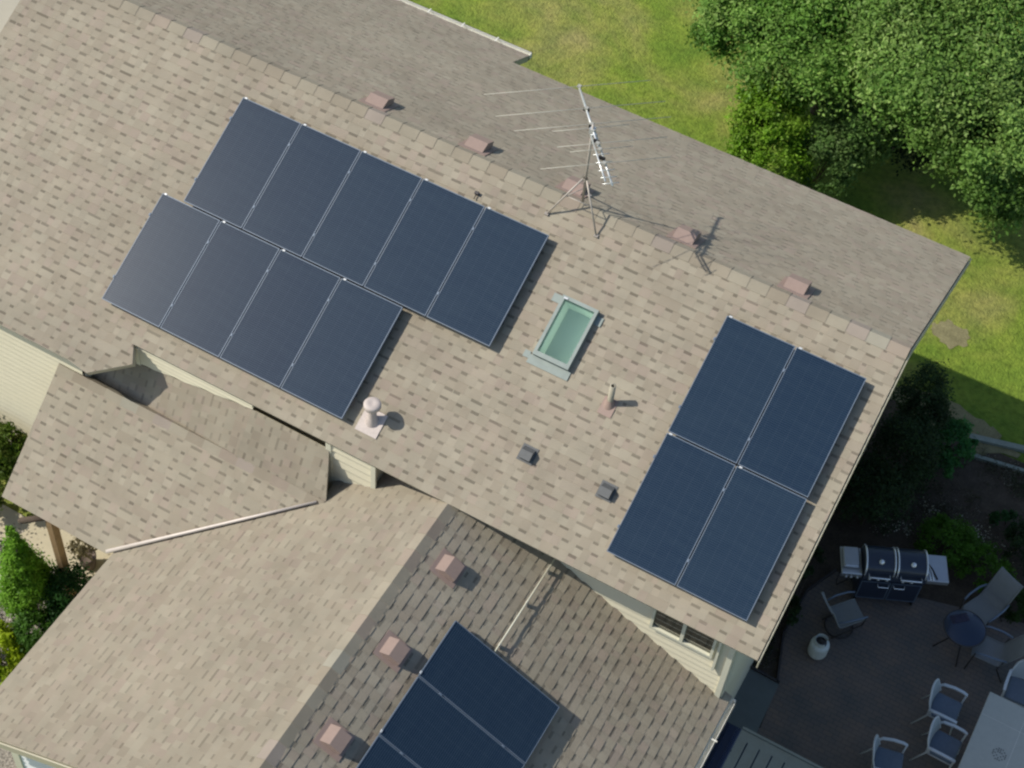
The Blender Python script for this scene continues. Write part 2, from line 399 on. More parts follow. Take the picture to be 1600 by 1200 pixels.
siding('bay_wall', [(-9.4, G), (-5.97, G), (-5.97, -2.38), (-9.4, -2.38)], (0, -4.42, 0), (1, 0, 0), (0, -1, 0))
siding('bay_side_wall', [(-4.42, G), (-3.5, G), (-3.5, -1.95), (-4.42, -2.38)], (-5.95, 0, 0), (0, 1, 0), (1, 0, 0))
siding('gable_wall', [(YW, G), (3.6, G), (3.6, -1.97), (0, -.17), (YW, -1.9)], (4.22, 0, 0), (0, 1, 0), (1, 0, 0))
siding('gable_wall', [(YW-.7, G), (3.6, G), (3.6, -1.97), (0, -.17), (YW-.7, -2.25)], (-9.4, 0, 0), (0, 1, 0), (-1, 0, 0))
siding('rear_wall', [(-9.4, G), (4.22, G), (4.22, -1.97), (-9.4, -1.97)], (0, 3.6, 0), (1, 0, 0), (0, 1, 0))
siding('wing_side_wall', [(-9.0, G), (YW, G), (YW, -4.2), (-9.0, -4.2)], (3.95, 0, 0), (0, 1, 0), (1, 0, 0))
siding('wing_side_wall', [(-9.0, G), (YW, G), (YW, -4.2), (-9.0, -4.2)], (-3.95, 0, 0), (0, 1, 0), (-1, 0, 0))
siding('wing_front_wall', [(-3.95, G), (3.95, G), (3.95, -4.22), (0, -2.22), (-3.95, -4.22)], (0, -9.0, 0), (1, 0, 0), (0, -1, 0), 'white_paint')
# chase under the front eave
siding('eave_chase_wall', [(-1.93, -3.6), (-1.22, -3.6), (-1.22, -2.12), (-1.93, -2.12)], (0, -4.02, 0), (1, 0, 0), (0, -1, 0), course=.16)
siding('boxed_eave_wall', [(-5.22, -2.53), (-3.2, -2.22), (-3.2, -2.1), (-5.22, -2.1)], (0, -4.03, 0), (1, 0, 0), (0, -1, 0), course=.08)
mb = MB(); mb.prism([(-5.22, -4.025, -2.52), (-3.2, -4.025, -2.21), (-3.2, -4.025, -2.13), (-5.22, -4.025, -2.13)], (0, .42, 0)); mb.box((-5.2, -4.05, -2.33), (.07, .03, .40)); mb.build('boxed_eave', M['white_trim'], house, HO)
mb = MB(); mb.box((-1.575, -3.73, -2.9), (.70, .55, 1.45)); mb.build('eave_chase', M['siding'], house, HO)
# corner boards and frieze
for x, y, z0, z1, wx, wy in ((-5.86, YW-.02, G, -1.95, .09, .05), (-1.94, -4.035, -3.6, -2.13, .085, .04), (-1.21, -4.035, -3.6, -2.13, .075, .04),
                             (4.19, YW-.02, G, -1.93, .08, .045), (4.237, YW+.07, G, -1.95, .03, .14), (-3.9, -9.02, G, -4.2, .14, .04), (-3.975, -8.92, G, -4.2, .04, .16), (3.9, -9.02, G, -4.2, .14, .04)):
    mb = MB(); mb.box((x, y, (z0+z1)/2), (wx, wy, z1-z0)); mb.build('corner_trim', M['white_trim'], house, HO)
mb = MB()                              # rake boards, dark drip line
for sx in (XR+.012,):
    for (ya, za, yb, zb) in ((0, -.02, -SE*cP, -SE*sP-.02), (0, -.02, DR*cP, -DR*sP-.02)):
        mb.prism([(sx, ya, za), (sx, yb, zb), (sx, yb, zb-.15), (sx, ya, za-.15)], (.018, 0, 0))
mb.build('rake_board', M['fascia'], house, HO)
mb = MB(); 
for sgn in (-1, 1): mb.prism([(0, -9.315, ZC-.02), (sgn*EC, -9.315, ZC-EC*MT-.02), (sgn*EC, -9.315, ZC-EC*MT-.17), (0, -9.315, ZC-.17)], (0, -.02, 0))
mb.build('rake_board', M['fascia'], house, HO)
# window in the front wall under the eave
mb = MB(); wx0, wx1, wz0, wz1 = 3.05, 3.92, -3.19, -2.35; yF = YW-.045
for a, b, c, d in ((wx0-.04, wx1+.04, wz0-.05, wz0), (wx0-.04, wx1+.04, wz1, wz1+.04), (wx0-.04, wx0, wz0, wz1), (wx1, wx1+.04, wz0, wz1), ((wx0+wx1)/2-.025, (wx0+wx1)/2+.025, wz0, wz1)):
    mb.box(((a+b)/2, yF+.012, (c+d)/2), (b-a, .07, d-c))
win = mb.build('window', M['white_trim'], house, HO)
mb = MB(); mb.face([(wx0, yF+.02, wz0), (wx1, yF+.02, wz0), (wx1, yF+.02, wz1), (wx0, yF+.02, wz1)])
g = mb.build('pane', M['win_glass'], win); 
for vv in g.data.vertices: vv.co -= Vector(HO)
mb = MB(); mb.box((4.02, YW-.05, -3.0), (.035, .05, 1.0)); mb.build('cable_cover', M['white_trim'], house, HO)
# gutters: an open channel with a lip
def gutter(name, A, B, out, w_=.11, h=.10, m='gutter', cap=True):
    A, B, out = Vector(A), Vector(B), Vector(out); mb = MB(); up = Vector((0, 0, 1)); t = .012
    for (o, z, dw, dh) in ((0, 0, w_, t), (0, 0, t, h), (w_-t, 0, t, h), (w_-t-.008, h-t, .02, t)):
        mb.prism([A+out*o+up*z, A+out*(o+dw)+up*z, A+out*(o+dw)+up*(z+dh), A+out*o+up*(z+dh)], B-A)
    for q in (A, B):
        mb.prism([q, q+out*w_, q+out*w_+up*h, q+up*h], (B-A).normalized()*.012*(1 if q is A else -1))
    n = int((B-A).length/.75)
    for i in range(1, n+1):
        q = A.lerp(B, i/(n+1)); mb.box(q+out*w_*.4+up*(h+.004), (abs(out.x)*w_*1.3+.02, abs(out.y)*w_*1.3+.02, .008))
    return mb.build(name, M[m], house, HO)
gutter('gutter', (EC+.01, -3.5, ZC-EC*MT-.12), (EC+.01, -9.3, ZC-EC*MT-.12), (1, 0, 0), .085, .09)
gutter('gutter', (-3.6, 5.39*cP+.012, -5.39*sP-.12), (XL, 5.39*cP+.012, -5.39*sP-.12), (0, 1, 0), .11, .11)
mb = MB(); mb.tube([(EC+.05, -3.52, ZC-EC*MT-.10), (EC+.0, -3.50, ZC-EC*MT-.22), (4.02, -3.52, ZC-EC*MT-.40), (4.0, -3.52, G+.1)], .035, 8)
mb.build('downspout', M['gutter'], house, HO)
mb = MB(); mb.tube([(-6.55, -4.28, G), (-6.55, -4.28, G+1.0), (-6.2, -4.28, G+1.15)], .03, 8); mb.build('downspout', M['gutter'], house, HO)
# porch post, brace and slab
mb = MB(); mb.box((-5.72, -5.9, G+1.15), (.13, .13, 2.3), bev=.01); mb.build('porch_post', M['wood_post'], house, HO)
mb = MB(); mb.tube([(-5.80, -5.94, G+2.2), (-6.25, -6.02, G+1.85)], .05, 8); mb.build('post_brace', M['log'], house, HO)
mb = MB(); mb.box((-5.7, -5.9, G+2.36), (1.5, .14, .14)); mb.build('porch_beam', M['wood_post'], house, HO)

# ------------------------------------------------------------------ ground
mb = MB(); n = 40
mb.face([(-150, -150, G), (150, -150, G), (150, 150, G), (-150, 150, G)])
def grassmat():
    m = bpy.data.materials.new('lawn_grass'); m.use_nodes = True; t = m.node_tree; N = t.nodes; L = t.links
    b = N['Principled BSDF']; b.inputs['Roughness'].default_value = .9; b.inputs['Specular IOR Level'].default_value = .15
    tc = N.new('ShaderNodeTexCoord')
    def noise(sc, det=6, dist=0):
        n = N.new('ShaderNodeTexNoise'); n.inputs['Scale'].default_value = sc; n.inputs['Detail'].default_value = det; n.inputs['Distortion'].default_value = dist
        L.new(tc.outputs['Object'], n.inputs['Vector']); return n.outputs['Fac']
    def ramp(f, stops):
        r = N.new('ShaderNodeValToRGB'); e = r.color_ramp.elements
        while len(e) < len(stops): e.new(.5)
        for i, (p, c) in enumerate(stops): e[i].position = p; e[i].color = (*c, 1)
        L.new(f, r.inputs[0]); return r.outputs[0]
    big = ramp(noise(.42, 5, .6), [(.30, (.095, .165, .020)), (.45, (.140, .200, .028)), (.56, (.185, .212, .048)), (.70, (.225, .215, .08))])
    fine = ramp(noise(9, 8), [(.30, (.8, .8, .8)), (.5, (1.1, 1.1, 1.1)), (.72, (1.35, 1.32, 1.3))])
    mid = ramp(noise(1.9, 6), [(.3, (.78, .85, .8)), (.7, (1.2, 1.12, 1.1))])
    def mul(a, c):
        mx = N.new('ShaderNodeMix'); mx.data_type = 'RGBA'; mx.blend_type = 'MULTIPLY'; mx.inputs['Factor'].default_value = 1
        L.new(a, mx.inputs['A']); L.new(c, mx.inputs['B']); return mx.outputs['Result']
    L.new(mul(mul(big, mid), fine), b.inputs['Base Color'])
    bp = N.new('ShaderNodeBump'); bp.inputs['Strength'].default_value = .7; bp.inputs['Distance'].default_value = .06
    L.new(noise(22, 6), bp.inputs['Height']); L.new(bp.outputs[0], b.inputs['Normal']); return m
struct('ground', mb, grassmat())
def sheet(name, pts, h, m, wob=0, seed=1, sub=6):
    r = random.Random(seed); P = []
    for i in range(len(pts)):
        a, b = Vector(pts[i]), Vector(pts[(i+1) % len(pts)])
        for k in range(sub if wob else 1):
            q = a.lerp(b, k/(sub if wob else 1)); P.append((q.x+r.uniform(-wob, wob), q.y+r.uniform(-wob, wob), G+h))
    mb = MB(); mb.face(P)
    if mb.f: return struct(name, mb, m)
def pavers():
    m = bpy.data.materials.new('patio_pavers'); m.use_nodes = True; t = m.node_tree; N = t.nodes; L = t.links
    b = N['Principled BSDF']; b.inputs['Roughness'].default_value = .9; b.inputs['Specular IOR Level'].default_value = .2
    tc = N.new('ShaderNodeTexCoord'); br_ = N.new('ShaderNodeTexBrick'); L.new(tc.outputs['Object'], br_.inputs['Vector'])
    br_.inputs['Scale'].default_value = 1; br_.inputs['Brick Width'].default_value = .16; br_.inputs['Row Height'].default_value = .08; br_.inputs['Mortar Size'].default_value = .006
    br_.inputs['Color1'].default_value = (.175, .148, .122, 1); br_.inputs['Color2'].default_value = (.150, .138, .122, 1); br_.inputs['Mortar'].default_value = (.115, .108, .10, 1)
    n = N.new('ShaderNodeTexNoise'); n.inputs['Scale'].default_value = 1.6; n.inputs['Detail'].default_value = 8; L.new(tc.outputs['Object'], n.inputs['Vector'])
    r = N.new('ShaderNodeValToRGB'); r.color_ramp.elements[0].position = .3; r.color_ramp.elements[1].position = .7
    r.color_ramp.elements[0].color = (.8, .85, .9, 1); r.color_ramp.elements[1].color = (1.25, 1.1, 1.05, 1); L.new(n.outputs['Fac'], r.inputs[0])
    mx = N.new('ShaderNodeMix'); mx.data_type = 'RGBA'; mx.blend_type = 'MULTIPLY'; mx.inputs['Factor'].default_value = 1
    L.new(br_.outputs['Color'], mx.inputs['A']); L.new(r.outputs[0], mx.inputs['B']); L.new(mx.outputs['Result'], b.inputs['Base Color'])
    bp = N.new('ShaderNodeBump'); bp.inputs['Strength'].default_value = .4; bp.inputs['Distance'].default_value = .01; bp.invert = True
    L.new(br_.outputs['Fac'], bp.inputs['Height']); L.new(bp.outputs[0], b.inputs['Normal']); return m
M['pavers'] = pavers()
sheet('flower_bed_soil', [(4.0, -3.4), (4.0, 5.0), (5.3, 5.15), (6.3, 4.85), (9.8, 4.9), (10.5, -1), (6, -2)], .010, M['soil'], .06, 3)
sheet('patio', [(4.74, -1.49), (4.47, -.6), (4.50, .35), (4.75, .95), (5.5, 1.0), (6.3, 1.25), (7.2, 1.5), (8.2, 1.75), (11, 2.2), (11, -9), (4.2, -9), (4.2, -2.35), (4.81, -2.35)], .034, M['pavers'])
sheet('concrete_pad', [(4.1, -1.47), (4.76, -1.49), (4.85, -3.9), (4.1, -3.9)], .042, M['concrete'])
sheet('porch_slab', [(-9.0, -5.15), (-9.0, -5.72), (-4.2, -5.72), (-4.2, -3.4), (-7.1, -3.4), (-7.1, -5.15)], .05, M['porch'])
sheet('gravel_bed', [(-12, -5.7), (-4.0, -5.7), (-4.0, -12), (-12, -12)], .014, M['gravel'])
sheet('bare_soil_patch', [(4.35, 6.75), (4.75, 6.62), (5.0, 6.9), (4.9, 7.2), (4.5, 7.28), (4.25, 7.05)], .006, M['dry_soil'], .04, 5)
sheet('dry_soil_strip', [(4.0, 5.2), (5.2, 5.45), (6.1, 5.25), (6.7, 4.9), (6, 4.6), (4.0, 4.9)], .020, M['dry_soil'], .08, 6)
sheet('driveway', [(-11.2, -30), (-11.2, 4.6), (-13.5, 9), (-40, 9), (-40, -30)], .012, M['pale_drive'])
mb = MB(); e = [(4.74, -1.49), (4.47, -.6), (4.50, .35), (4.75, .95)]
for a, b in zip(e, e[1:]):
    mb.prism([(a[0], a[1], G), (b[0], b[1], G), (b[0], b[1], G+.08), (a[0], a[1], G+.08)], (-.035, .01, 0))
mb.prism([(4.76, -1.49, G), (4.13, -1.47, G), (4.13, -1.47, G+.08), (4.76, -1.49, G+.08)], (0, .04, 0))
tag(mb.build('bed_edging', M['bronze']), 'dark curved edging strip between soil bed and patio pavers', 'edging')

# ------------------------------------------------------------------ solar panels
PWD, PLN, PT = 1.0, 1.766, .04
def make_panel():
    root = bpy.data.objects.new('solar_panel', None); S.collection.objects.link(root)
    mb = MB(); f = .010
    mb.box((-PWD/2+f/2, 0, 0), (f, PLN, PT)); mb.box((PWD/2-f/2, 0, 0), (f, PLN, PT))
    mb.box((0, PLN/2-f/2, 0), (PWD-2*f, f, PT)); mb.box((0, -PLN/2+f/2, 0), (PWD-2*f, f, PT))
    mb.build('frame', M['frame_grey'], root)
    mb = MB(); mb.box((0, 0, .004), (PWD-2*f, PLN-2*f, .022)); mb.build('glass', M['solar'], root)
    for y in (.5, -.5):
        mb = MB(); mb.box((0, y, -.05), (PWD, .04, .05)); mb.build('rail', M['frame_dark'], root)
    for x, y in ((-PWD/2-.01, .52), (-PWD/2-.01, -.52)):
        mb = MB(); mb.box((x, y, .018), (.024, .045, .02), bev=.004); mb.build('clamp', M['frame_grey'], root)
    mb = MB(); mb.box((-PWD/2+.055, PLN/2+.002, .024), (.045, .026, .016), bev=.004); mb.build('clip', M['clip'], root)
    return root
def place(o, P, U, V, scale=(1, 1, 1)):
    U, V = Vector(U).normalized(), Vector(V).normalized(); N = U.cross(V)
    m = Matrix((U, V, N)).transposed().to_4x4(); o.matrix_world = Matrix.Translation(P) @ m @ Matrix.Diagonal((*scale, 1))
proto = make_panel(); used = [False]
HP = .155
def fpanel(x, s, label, group):
    o = copy_tree(proto) if used[0] else proto; used[0] = True
    c = Vector((x+PWD/2+.01, 0, 0))+Vector((0, -cP, -sP))*(s+PLN/2+.007)+Vector((0, -sP, cP))*(HP-PT/2)
    place(o, c, (1, 0, 0), (0, cP, sP)); tag(o, label, 'solar panel', group)
PWx = 1.02; LP = 1.771; X1, S1, X2, GAP, X3, S3 = -5.57515, 0.63587, -5.92363, .022, 2.22842, 0.63046
dx = 0
ordn = ['leftmost', 'second from left', 'middle', 'second from right', 'rightmost']
for i in range(5):
    fpanel(X1+i*PWx, S1, f'solar panel, {ordn[i]} of five in the upper row of the nine-panel array', 'solar panels of the large left array')
ordn = ['leftmost', 'second from left', 'second from right', 'rightmost']
for i in range(4):
    fpanel(X2+i*PWx, S1+LP+GAP, f'solar panel, {ordn[i]} of four in the lower row of the nine-panel array', 'solar panels of the large left array')
for j, jn in enumerate(('upper', 'lower')):
    for i, n_ in enumerate(('left', 'right')):
        fpanel(X3+i*PWx, S3+j*(LP+.02), f'solar panel, {jn} {n_} one of the four-panel array beside the gable edge', 'solar panels of the four-panel array')
ordn = ['topmost, nearest the conduit', 'second from the top', 'third from the top', 'fourth, mostly outside the frame']
for i in range(4):
    o = copy_tree(proto); W_ = .95
    c = Vector((.91, -5.42-W_*(i+.5), -2.36))+Vector((cP, 0, -sP))*.905
    place(o, c, (0, 1, 0), (-cP, 0, sP), (W_/1.015, 1.81/PLN, 1)); tag(o, f'very dark solar panel on the shaded wing roof, {ordn[i]}', 'solar panel', 'solar panels on the wing roof')

# ------------------------------------------------------------------ roof vents
def make_vent(name, m, w_=.30, l=.34, h=.13, flange=.45):
    """slant-back vent; local +y is uphill, +z is off the roof"""
    root = bpy.data.objects.new(name, None); S.collection.objects.link(root)
    mb = MB(); mb.box((0, 0, .012), (flange, flange*1.05, .010)); mb.build('flange', m, root)
    x0, x1 = -w_/2, w_/2; pr = [(l/2, .015), (l*.12, h), (-l/2, h*.92), (-l/2, .045)]
    mb = MB(); t = .012
    mb.face([(x0, *pr[0]), (x0, *pr[1]), (x1, *pr[1]), (x1, *pr[0])][::-1]); mb.face([(x0, *pr[1]), (x0, *pr[2]), (x1, *pr[2]), (x1, *pr[1])][::-1])
    mb.face([(x0, *pr[2]), (x0, -l/2, h*.55), (x1, -l/2, h*.55), (x1, *pr[2])][::-1])
    for x in (x0, x1): mb.face([(x, *pr[0]), (x, *pr[1]), (x, *pr[2]), (x, -l/2, .03), (x, l/2, .01)])
    mb.build('hood', m, root)
    mb = MB(); mb.box((0, -l*.08, .04), (w_*.9, l*.7, .05)); mb.build('opening', M['vent_dark'], root)
    return root
v0 = make_vent('roof_vent', M['vent_pink'])
spots = [(-3.85, .33, 'leftmost, above the top left solar array corner'), (-2.18, .34, 'second from left'), (-.60, .36, 'third from left, behind the aerial tripod'),
         (1.15, .36, 'beside the shadow of the aerial'), (2.84, .33, 'rightmost, above the four-panel array')]
for i, (x, y, t) in enumerate(spots):
    o = v0 if i == 0 else copy_tree(v0); s_ = y/cP
    place(o, Vector((x, s_*cP, -s_*sP)), (-1, 0, 0), (0, -cP, sP)); tag(o, f'faded pink box vent by the main ridge, {t}', 'roof vent', 'pink roof vents along the main ridge')
for x, y, t in ((.40, -4.84, 'nearest the main roof'), (.42, -6.27, 'middle one of three'), (.44, -7.68, 'lowest, near the bottom of the picture')):
    o = copy_tree(v0); place(o, Vector((x+.05, y, ZC-(x+.05)*MT)), (0, 1, 0), (-cP, 0, sP), (.87, .87, .95)); tag(o, f'faded pink box vent on the shaded wing roof, {t}', 'roof vent', 'pink roof vents on the wing')
v1 = make_vent('exhaust_vent', M['vent_grey'], .17, .19, .11, .23)
for i, (x, s_, t) in enumerate(((.66, 3.49, 'small dark grey exhaust hood low on the front roof, the left of two'), (1.85, 3.47, 'small dark grey exhaust hood low on the front roof, right of the two'))):
    o = v1 if i == 0 else copy_tree(v1)
    place(o, Vector((x, -s_*cP, -s_*sP)), (1, 0, 0), (0, cP, sP)); tag(o, t, 'roof vent', 'grey exhaust hoods')

# flue with round cap
fx, fss = -1.50, 4.03; fb = Vector((fx, -fss*cP, -fss*sP))
fl = thing('flue', fb, label='pinkish white metal flue with a round cap by the lower array corner', category='flue')
mb = MB(); R = Matrix.Rotation(PHI, 3, 'X')
mb.box(R@Vector((0, -.02, .014)), (.34, .36, .012), R); mb.build('flashing', M['flue'], fl)
mb = MB(); mb.lathe([(.10, -.05), (.095, .03), (.062, .10), (.058, .34)], 24); mb.build('pipe', M['flue'], fl)
mb = MB(); mb.lathe([(.058, .33), (.118, .335), (.122, .34), (.122, .395), (.112, .41), (.06, .42), (.03, .41), (.0, .408)], 28); mb.build('cap', M['flue'], fl)
# plumbing vent pipe
pb = Vector((1.34, -2.385*cP, -2.385*sP))
pp = thing('vent_pipe', pb, label='thin open vent pipe with pink boot between skylight and right array', category='vent pipe')
mb = MB(); mb.lathe([(.028, .40), (.042, .40), (.042, 0), (.042, -.03)], 18); mb.lathe([(.028, .40), (.028, .2)], 18); mb.build('pipe', M['pipe'], pp)
mb = MB(); mb.lathe([(.028, .36), (0, .36)], 18); mb.build('opening', M['black'], pp)
mb = MB(); mb.box(R@Vector((0, -.05, .012)), (.20, .26, .010), R); mb.lathe([(.10, -.04), (.075, .02), (.045, .09)], 18); mb.build('boot', M['vent_pink'], pp)

# ------------------------------------------------------------------ skylight
def FP(x, s_, o=0): return Vector((x, -s_*cP-o*sP, -s_*sP+o*cP))
sb = FP((SX0+SX1)/2, (SS0+SS1)/2)
sky = thing('skylight', sb, label='glazed rectangular skylight with pale green shaft right of the large array', category='skylight')
def skb(mb, name, m): return mb.build(name, M[m], sky, sb)
def skbox(mb, x0, x1, s0, s1, o0, o1):
    mb.box(FP((x0+x1)/2, (s0+s1)/2, (o0+o1)/2), (x1-x0, s1-s0, o1-o0), R)
mb = MB(); fw = .045; H0, H1 = -.02, .10
skbox(mb, SX0-.03, SX0+fw-.03, SS0-.03, SS1+.03, H0, H1); skbox(mb, SX1-fw+.03, SX1+.03, SS0-.03, SS1+.03, H0, H1)
skbox(mb, SX0+fw-.03, SX1-fw+.03, SS0-.03, SS0+.02, H0, H1-.001); skbox(mb, SX0+fw-.03, SX1-fw+.03, SS1-.035, SS1+.03, H0, H1-.001)
skb(mb, 'frame', 'flash_metal')
for q_ in ((SX0-.07, SX1+.07, SS1+.031, SS1+.16, .012, .022), (SX0-.17, SX0-.031, SS0-.02, SS0+.10, .013, .021), (SX1+.031, SX1+.13, SS0+.03, SS0+.16, .013, .021), (SX0-.16, SX0-.071, SS1-.0, SS1+.10, .013, .021)):
    mb = MB(); skbox(mb, *q_); skb(mb, 'flashing', 'flash_metal')
mb = MB(); skbox(mb, SX0, SX0+.06, SS0-.005, SS0+.02, H1, H1+.01); skb(mb, 'clip', 'clip')
mb = MB(); o_ = .09
mb.face([FP(SX0+.015, SS1-.03, o_), FP(SX1-.015, SS1-.03, o_), FP(SX1-.015, SS0+.015, o_), FP(SX0+.015, SS0+.015, o_)]); skb(mb, 'pane', 'sky_glass')
mb = MB(); D = -.36; a_ = (SX0+.014, SX1-.014, SS0+.018, SS1-.034)
c4 = [(a_[0], a_[2]), (a_[1], a_[2]), (a_[1], a_[3]), (a_[0], a_[3])]
top = [FP(x, s_, .0) for x, s_ in c4]; bot = [FP(x, s_, D) for x, s_ in c4]
for i in range(4): mb.face([top[i], top[(i+1) % 4], bot[(i+1) % 4], bot[i]])
skb(mb, 'shaft', 'shaft')
mb = MB(); mb.face(bot); skb(mb, 'diffuser', 'shaft_floor')

# ------------------------------------------------------------------ aerial on a tripod
AX, AY = -.31, -.02
an = thing('tv_aerial', (AX, AY, 0), label='aluminium television aerial with long rods on a rusty tripod astride the ridge', category='aerial')
def anb(mb, name, m): return mb.build(name, M[m], an, (AX, AY, 0))
mb = MB(); mb.tube([(AX, AY, .06), (AX, AY, 1.52)], .019, 8); anb(mb, 'mast', 'galv')
for fx_, fy_ in ((-.70, -.31), (.08, -.31), (-.36, .33)):
    mb = MB(); z_ = -abs(fy_)*MT+.02
    mb.tube([(AX+(fx_-AX)*.08, AY+(fy_-AY)*.08, .52), (fx_, fy_, z_)], .013, 6); mb.box((fx_, fy_, z_), (.06, .05, .02)); anb(mb, 'leg', 'galv')
mb = MB()
mb.tube([(-.50, -.16, .20), (-.11, -.16, .20)], .007, 6); mb.tube([(-.50, -.16, .20), (-.33, .17, .20)], .007, 6); mb.tube([(-.11, -.16, .20), (-.33, .17, .20)], .007, 6)
mb.lathe([(.035, .48), (.035, .54)], 10, (AX, AY, 0)); anb(mb, 'brace', 'galv')
ZA = 1.42; a = Vector((-.85, .63, ZA)); b = Vector((.345, -.78, ZA)); d = b-a; dn = d.normalized(); pr = Vector((-dn.y, dn.x, 0))
if pr.x < 0: pr = -pr
mb = MB(); mb.tube([a, a+d*.62], .017, 6); mb.tube([a+d*.42+pr*.025-Vector((0, 0, .02)), b+pr*.03-Vector((0, 0, .03))], .015, 6); mb.tube([a+d*.5-pr*.05, b-pr*.055-dn*.06], .012, 6)
mb.tube([a+d*.5-pr*.05, a+d*.5+pr*.04], .01, 6); mb.box(Vector((AX, AY, ZA)), (.07, .07, .09)); anb(mb, 'boom', 'alu')
for t, l, r_ in ((.0, 1.32, 1.0), (.235, 1.25, 1.1), (.40, 1.05, 1.1), (.44, .55, .5), (.60, .55, .95), (.66, .40, .45), (.80, .85, .9)):
    mb = MB(); c = a+d*t+Vector((0, 0, .02)); mb.tube([c-pr*l, c+pr*r_], .0042, 5); mb.box(c, (.05, .05, .03)); anb(mb, 'rod', 'rod')
for t in (.70, .78, .86, .93, .99):
    mb = MB(); c = a+d*t; mb.tube([c-pr*.10, c+pr*.12], .006, 5); anb(mb, 'director', 'alu')
for t in (.24, .42, .57, .74):
    mb = MB(); c = a+d*t; mb.box(c, (.085, .03, .045)); anb(mb, 'insulator', 'black')

# conduit on the wing roof
co = thing('conduit', (1.5, -3.6, ZC-1.5*MT), label='thin white conduit running from the main eave to the wing solar panels', category='conduit')
mb = MB(); z_ = ZC-1.5*MT+.09
mb.tube([(1.5, -3.62, z_), (1.5, -4.4, z_), (1.5, -5.42, z_-.0)], .010, 8); mb.build('pipe', M['white_trim'], co, (1.5, -3.6, ZC-1.5*MT))
for y in (-3.9, -4.5, -5.25):
    mb = MB(); mb.box((1.5, y, z_-.045), (.035, .05, .09)); mb.build('bracket', M['galv'], co, (1.5, -3.6, ZC-1.5*MT))
jb = thing('junction_box', FP(-1.74, .50), label='tiny brown junction box at the upper edge of the large array', category='junction box')
mb = MB(); mb.box((0, 0, .035), (.07, .05, .05), R, bev=.008); mb.build('box', M['bronze'], jb); mb = MB(); mb.tube([(0, -.03, .03), (0, -.09, .0)], .008, 6); mb.build('pipe', M['bronze'], jb)
# patio cover
pc = thing('patio_cover', (4.4, -3.8, G), label='ribbed grey metal patio roof beside the wing gutter', category='patio roof')
PO = (4.4, -3.8, G); ZP = -4.5
mb = MB(); mb.box((6.9, -6.2, ZP), (4.42, 4.9, .03)); mb.build('sheet', M['ribbed'], pc, PO)
mb = MB(); mb.box((4.525, -6.2, ZP+.004), (.32, 4.9, .03)); mb.build('navy_sheet', M['navy_panel'], pc, PO)
for i in range(3):
    mb = MB(); mb.box((4.40+i*.11, -6.2, ZP+.03), (.015, 4.88, .022)); mb.build('rib', M['navy_panel'], pc, PO)
for i in range(22):
    mb = MB(); x = 4.82+i*.19; mb.box((x, -6.26, ZP+.025), (.022, 4.7, .025)); mb.build('rib', M['ribbed'], pc, PO)
mb = MB(); mb.box((6.9, -3.735, ZP+.01), (4.42, .035, .10)); mb.build('edge_trim', M['ribbed'], pc, PO)
for x in (5.2, 8.9):
    mb = MB(); mb.box((x, -3.85, (G+ZP)/2), (.09, .09, ZP-G-.03)); mb.build('post', M['white_trim'], pc, PO)

# ------------------------------------------------------------------ patio furniture
def head(hx, hy): return math.atan2(-hx, hy)
def dining_chair(loc, rz, label):
    t = thing('dining_chair', loc, rz, label=label, category='chair', group='white dining chairs around the patio table')
    mb = MB(); mb.box((0, .0, .43), (.44, .44, .055), bev=.02); mb.build('seat', M['cushion'], t)
    # curved back panel with rounded shoulders
    nx, nz = 12, 8; W = .245
    def bp(u, v):
        lim = W*(1-.0*v); top = .46+.15*math.cos(u*PI/2)**.6*1.0+.30
        z = .47+(top-.47)*v; y = -.215-.10*v-.05*(1-u*u)*1.0+.05
        return Vector((u*W*(1-.12*v*v), y, z))
    vs = []; fsx = []
    for j in range(nz+1):
        for i in range(nx+1): vs.append(bp(-1+2*i/nx, j/nz))
    vs2 = [p+Vector((0, -.012, 0)) for p in vs]; K = len(vs)
    for j in range(nz):
        for i in range(nx):
            q = (j*(nx+1)+i, j*(nx+1)+i+1, (j+1)*(nx+1)+i+1, (j+1)*(nx+1)+i); fsx.append(q[::-1]); fsx.append(tuple(K+k for k in q))
    mb = MB(); mb.mesh(vs+vs2, fsx, smooth=True); mb.build('backrest', M['mesh_white'], t)
    rim = [bp(-1, j/nz) for j in range(nz)]+[bp(-1+2*i/nx, 1) for i in range(nx+1)]+[bp(1, 1-(j+1)/nz) for j in range(nz)]
    mb = MB(); mb.tube([p+Vector((0, -.006, 0)) for p in rim], .016, 6); mb.build('back_frame', M['chair_white'], t)
    for s in (-1, 1):
        mb = MB(); pts = [(s*.235, -.23, .58), (s*.265, -.16, .63), (s*.275, 0, .655), (s*.275, .15, .65), (s*.265, .225, .625)]
        for a, b in zip(pts, pts[1:]):
            a, b = Vector(a), Vector(b); mb.prism([a+Vector((-.022, 0, .012)), a+Vector((.022, 0, .012)), b+Vector((.022, 0, .012)), b+Vector((-.022, 0, .012))], (0, 0, -.024))
        mb.build('arm', M['chair_white'], t)
        mb = MB(); mb.tube([(s*.262, .21, .63), (s*.245, .20, .40), (s*.25, .25, 0)], [.015, .015, .011], 6); mb.build('leg', M['chair_white'], t)
        mb = MB(); mb.tube([(s*.235, -.22, .60), (s*.22, -.20, .40), (s*.25, -.36, 0)], [.015, .015, .011], 6); mb.build('leg', M['chair_white'], t)
    mb = MB(); 
    for y in (-.21, .21): mb.tube([(-.235, y, .395), (.235, y, .395)], .012, 6)
    for x in (-.22, .22): mb.tube([(x, -.21, .395), (x, .21, .395)], .012, 6)
    mb.build('seat_frame', M['chair_white'], t)
    return t
dining_chair((7.19, -.78, G+.036), head(1, .02), 'white mesh-backed dining chair beside the table, nearest the dark round table')
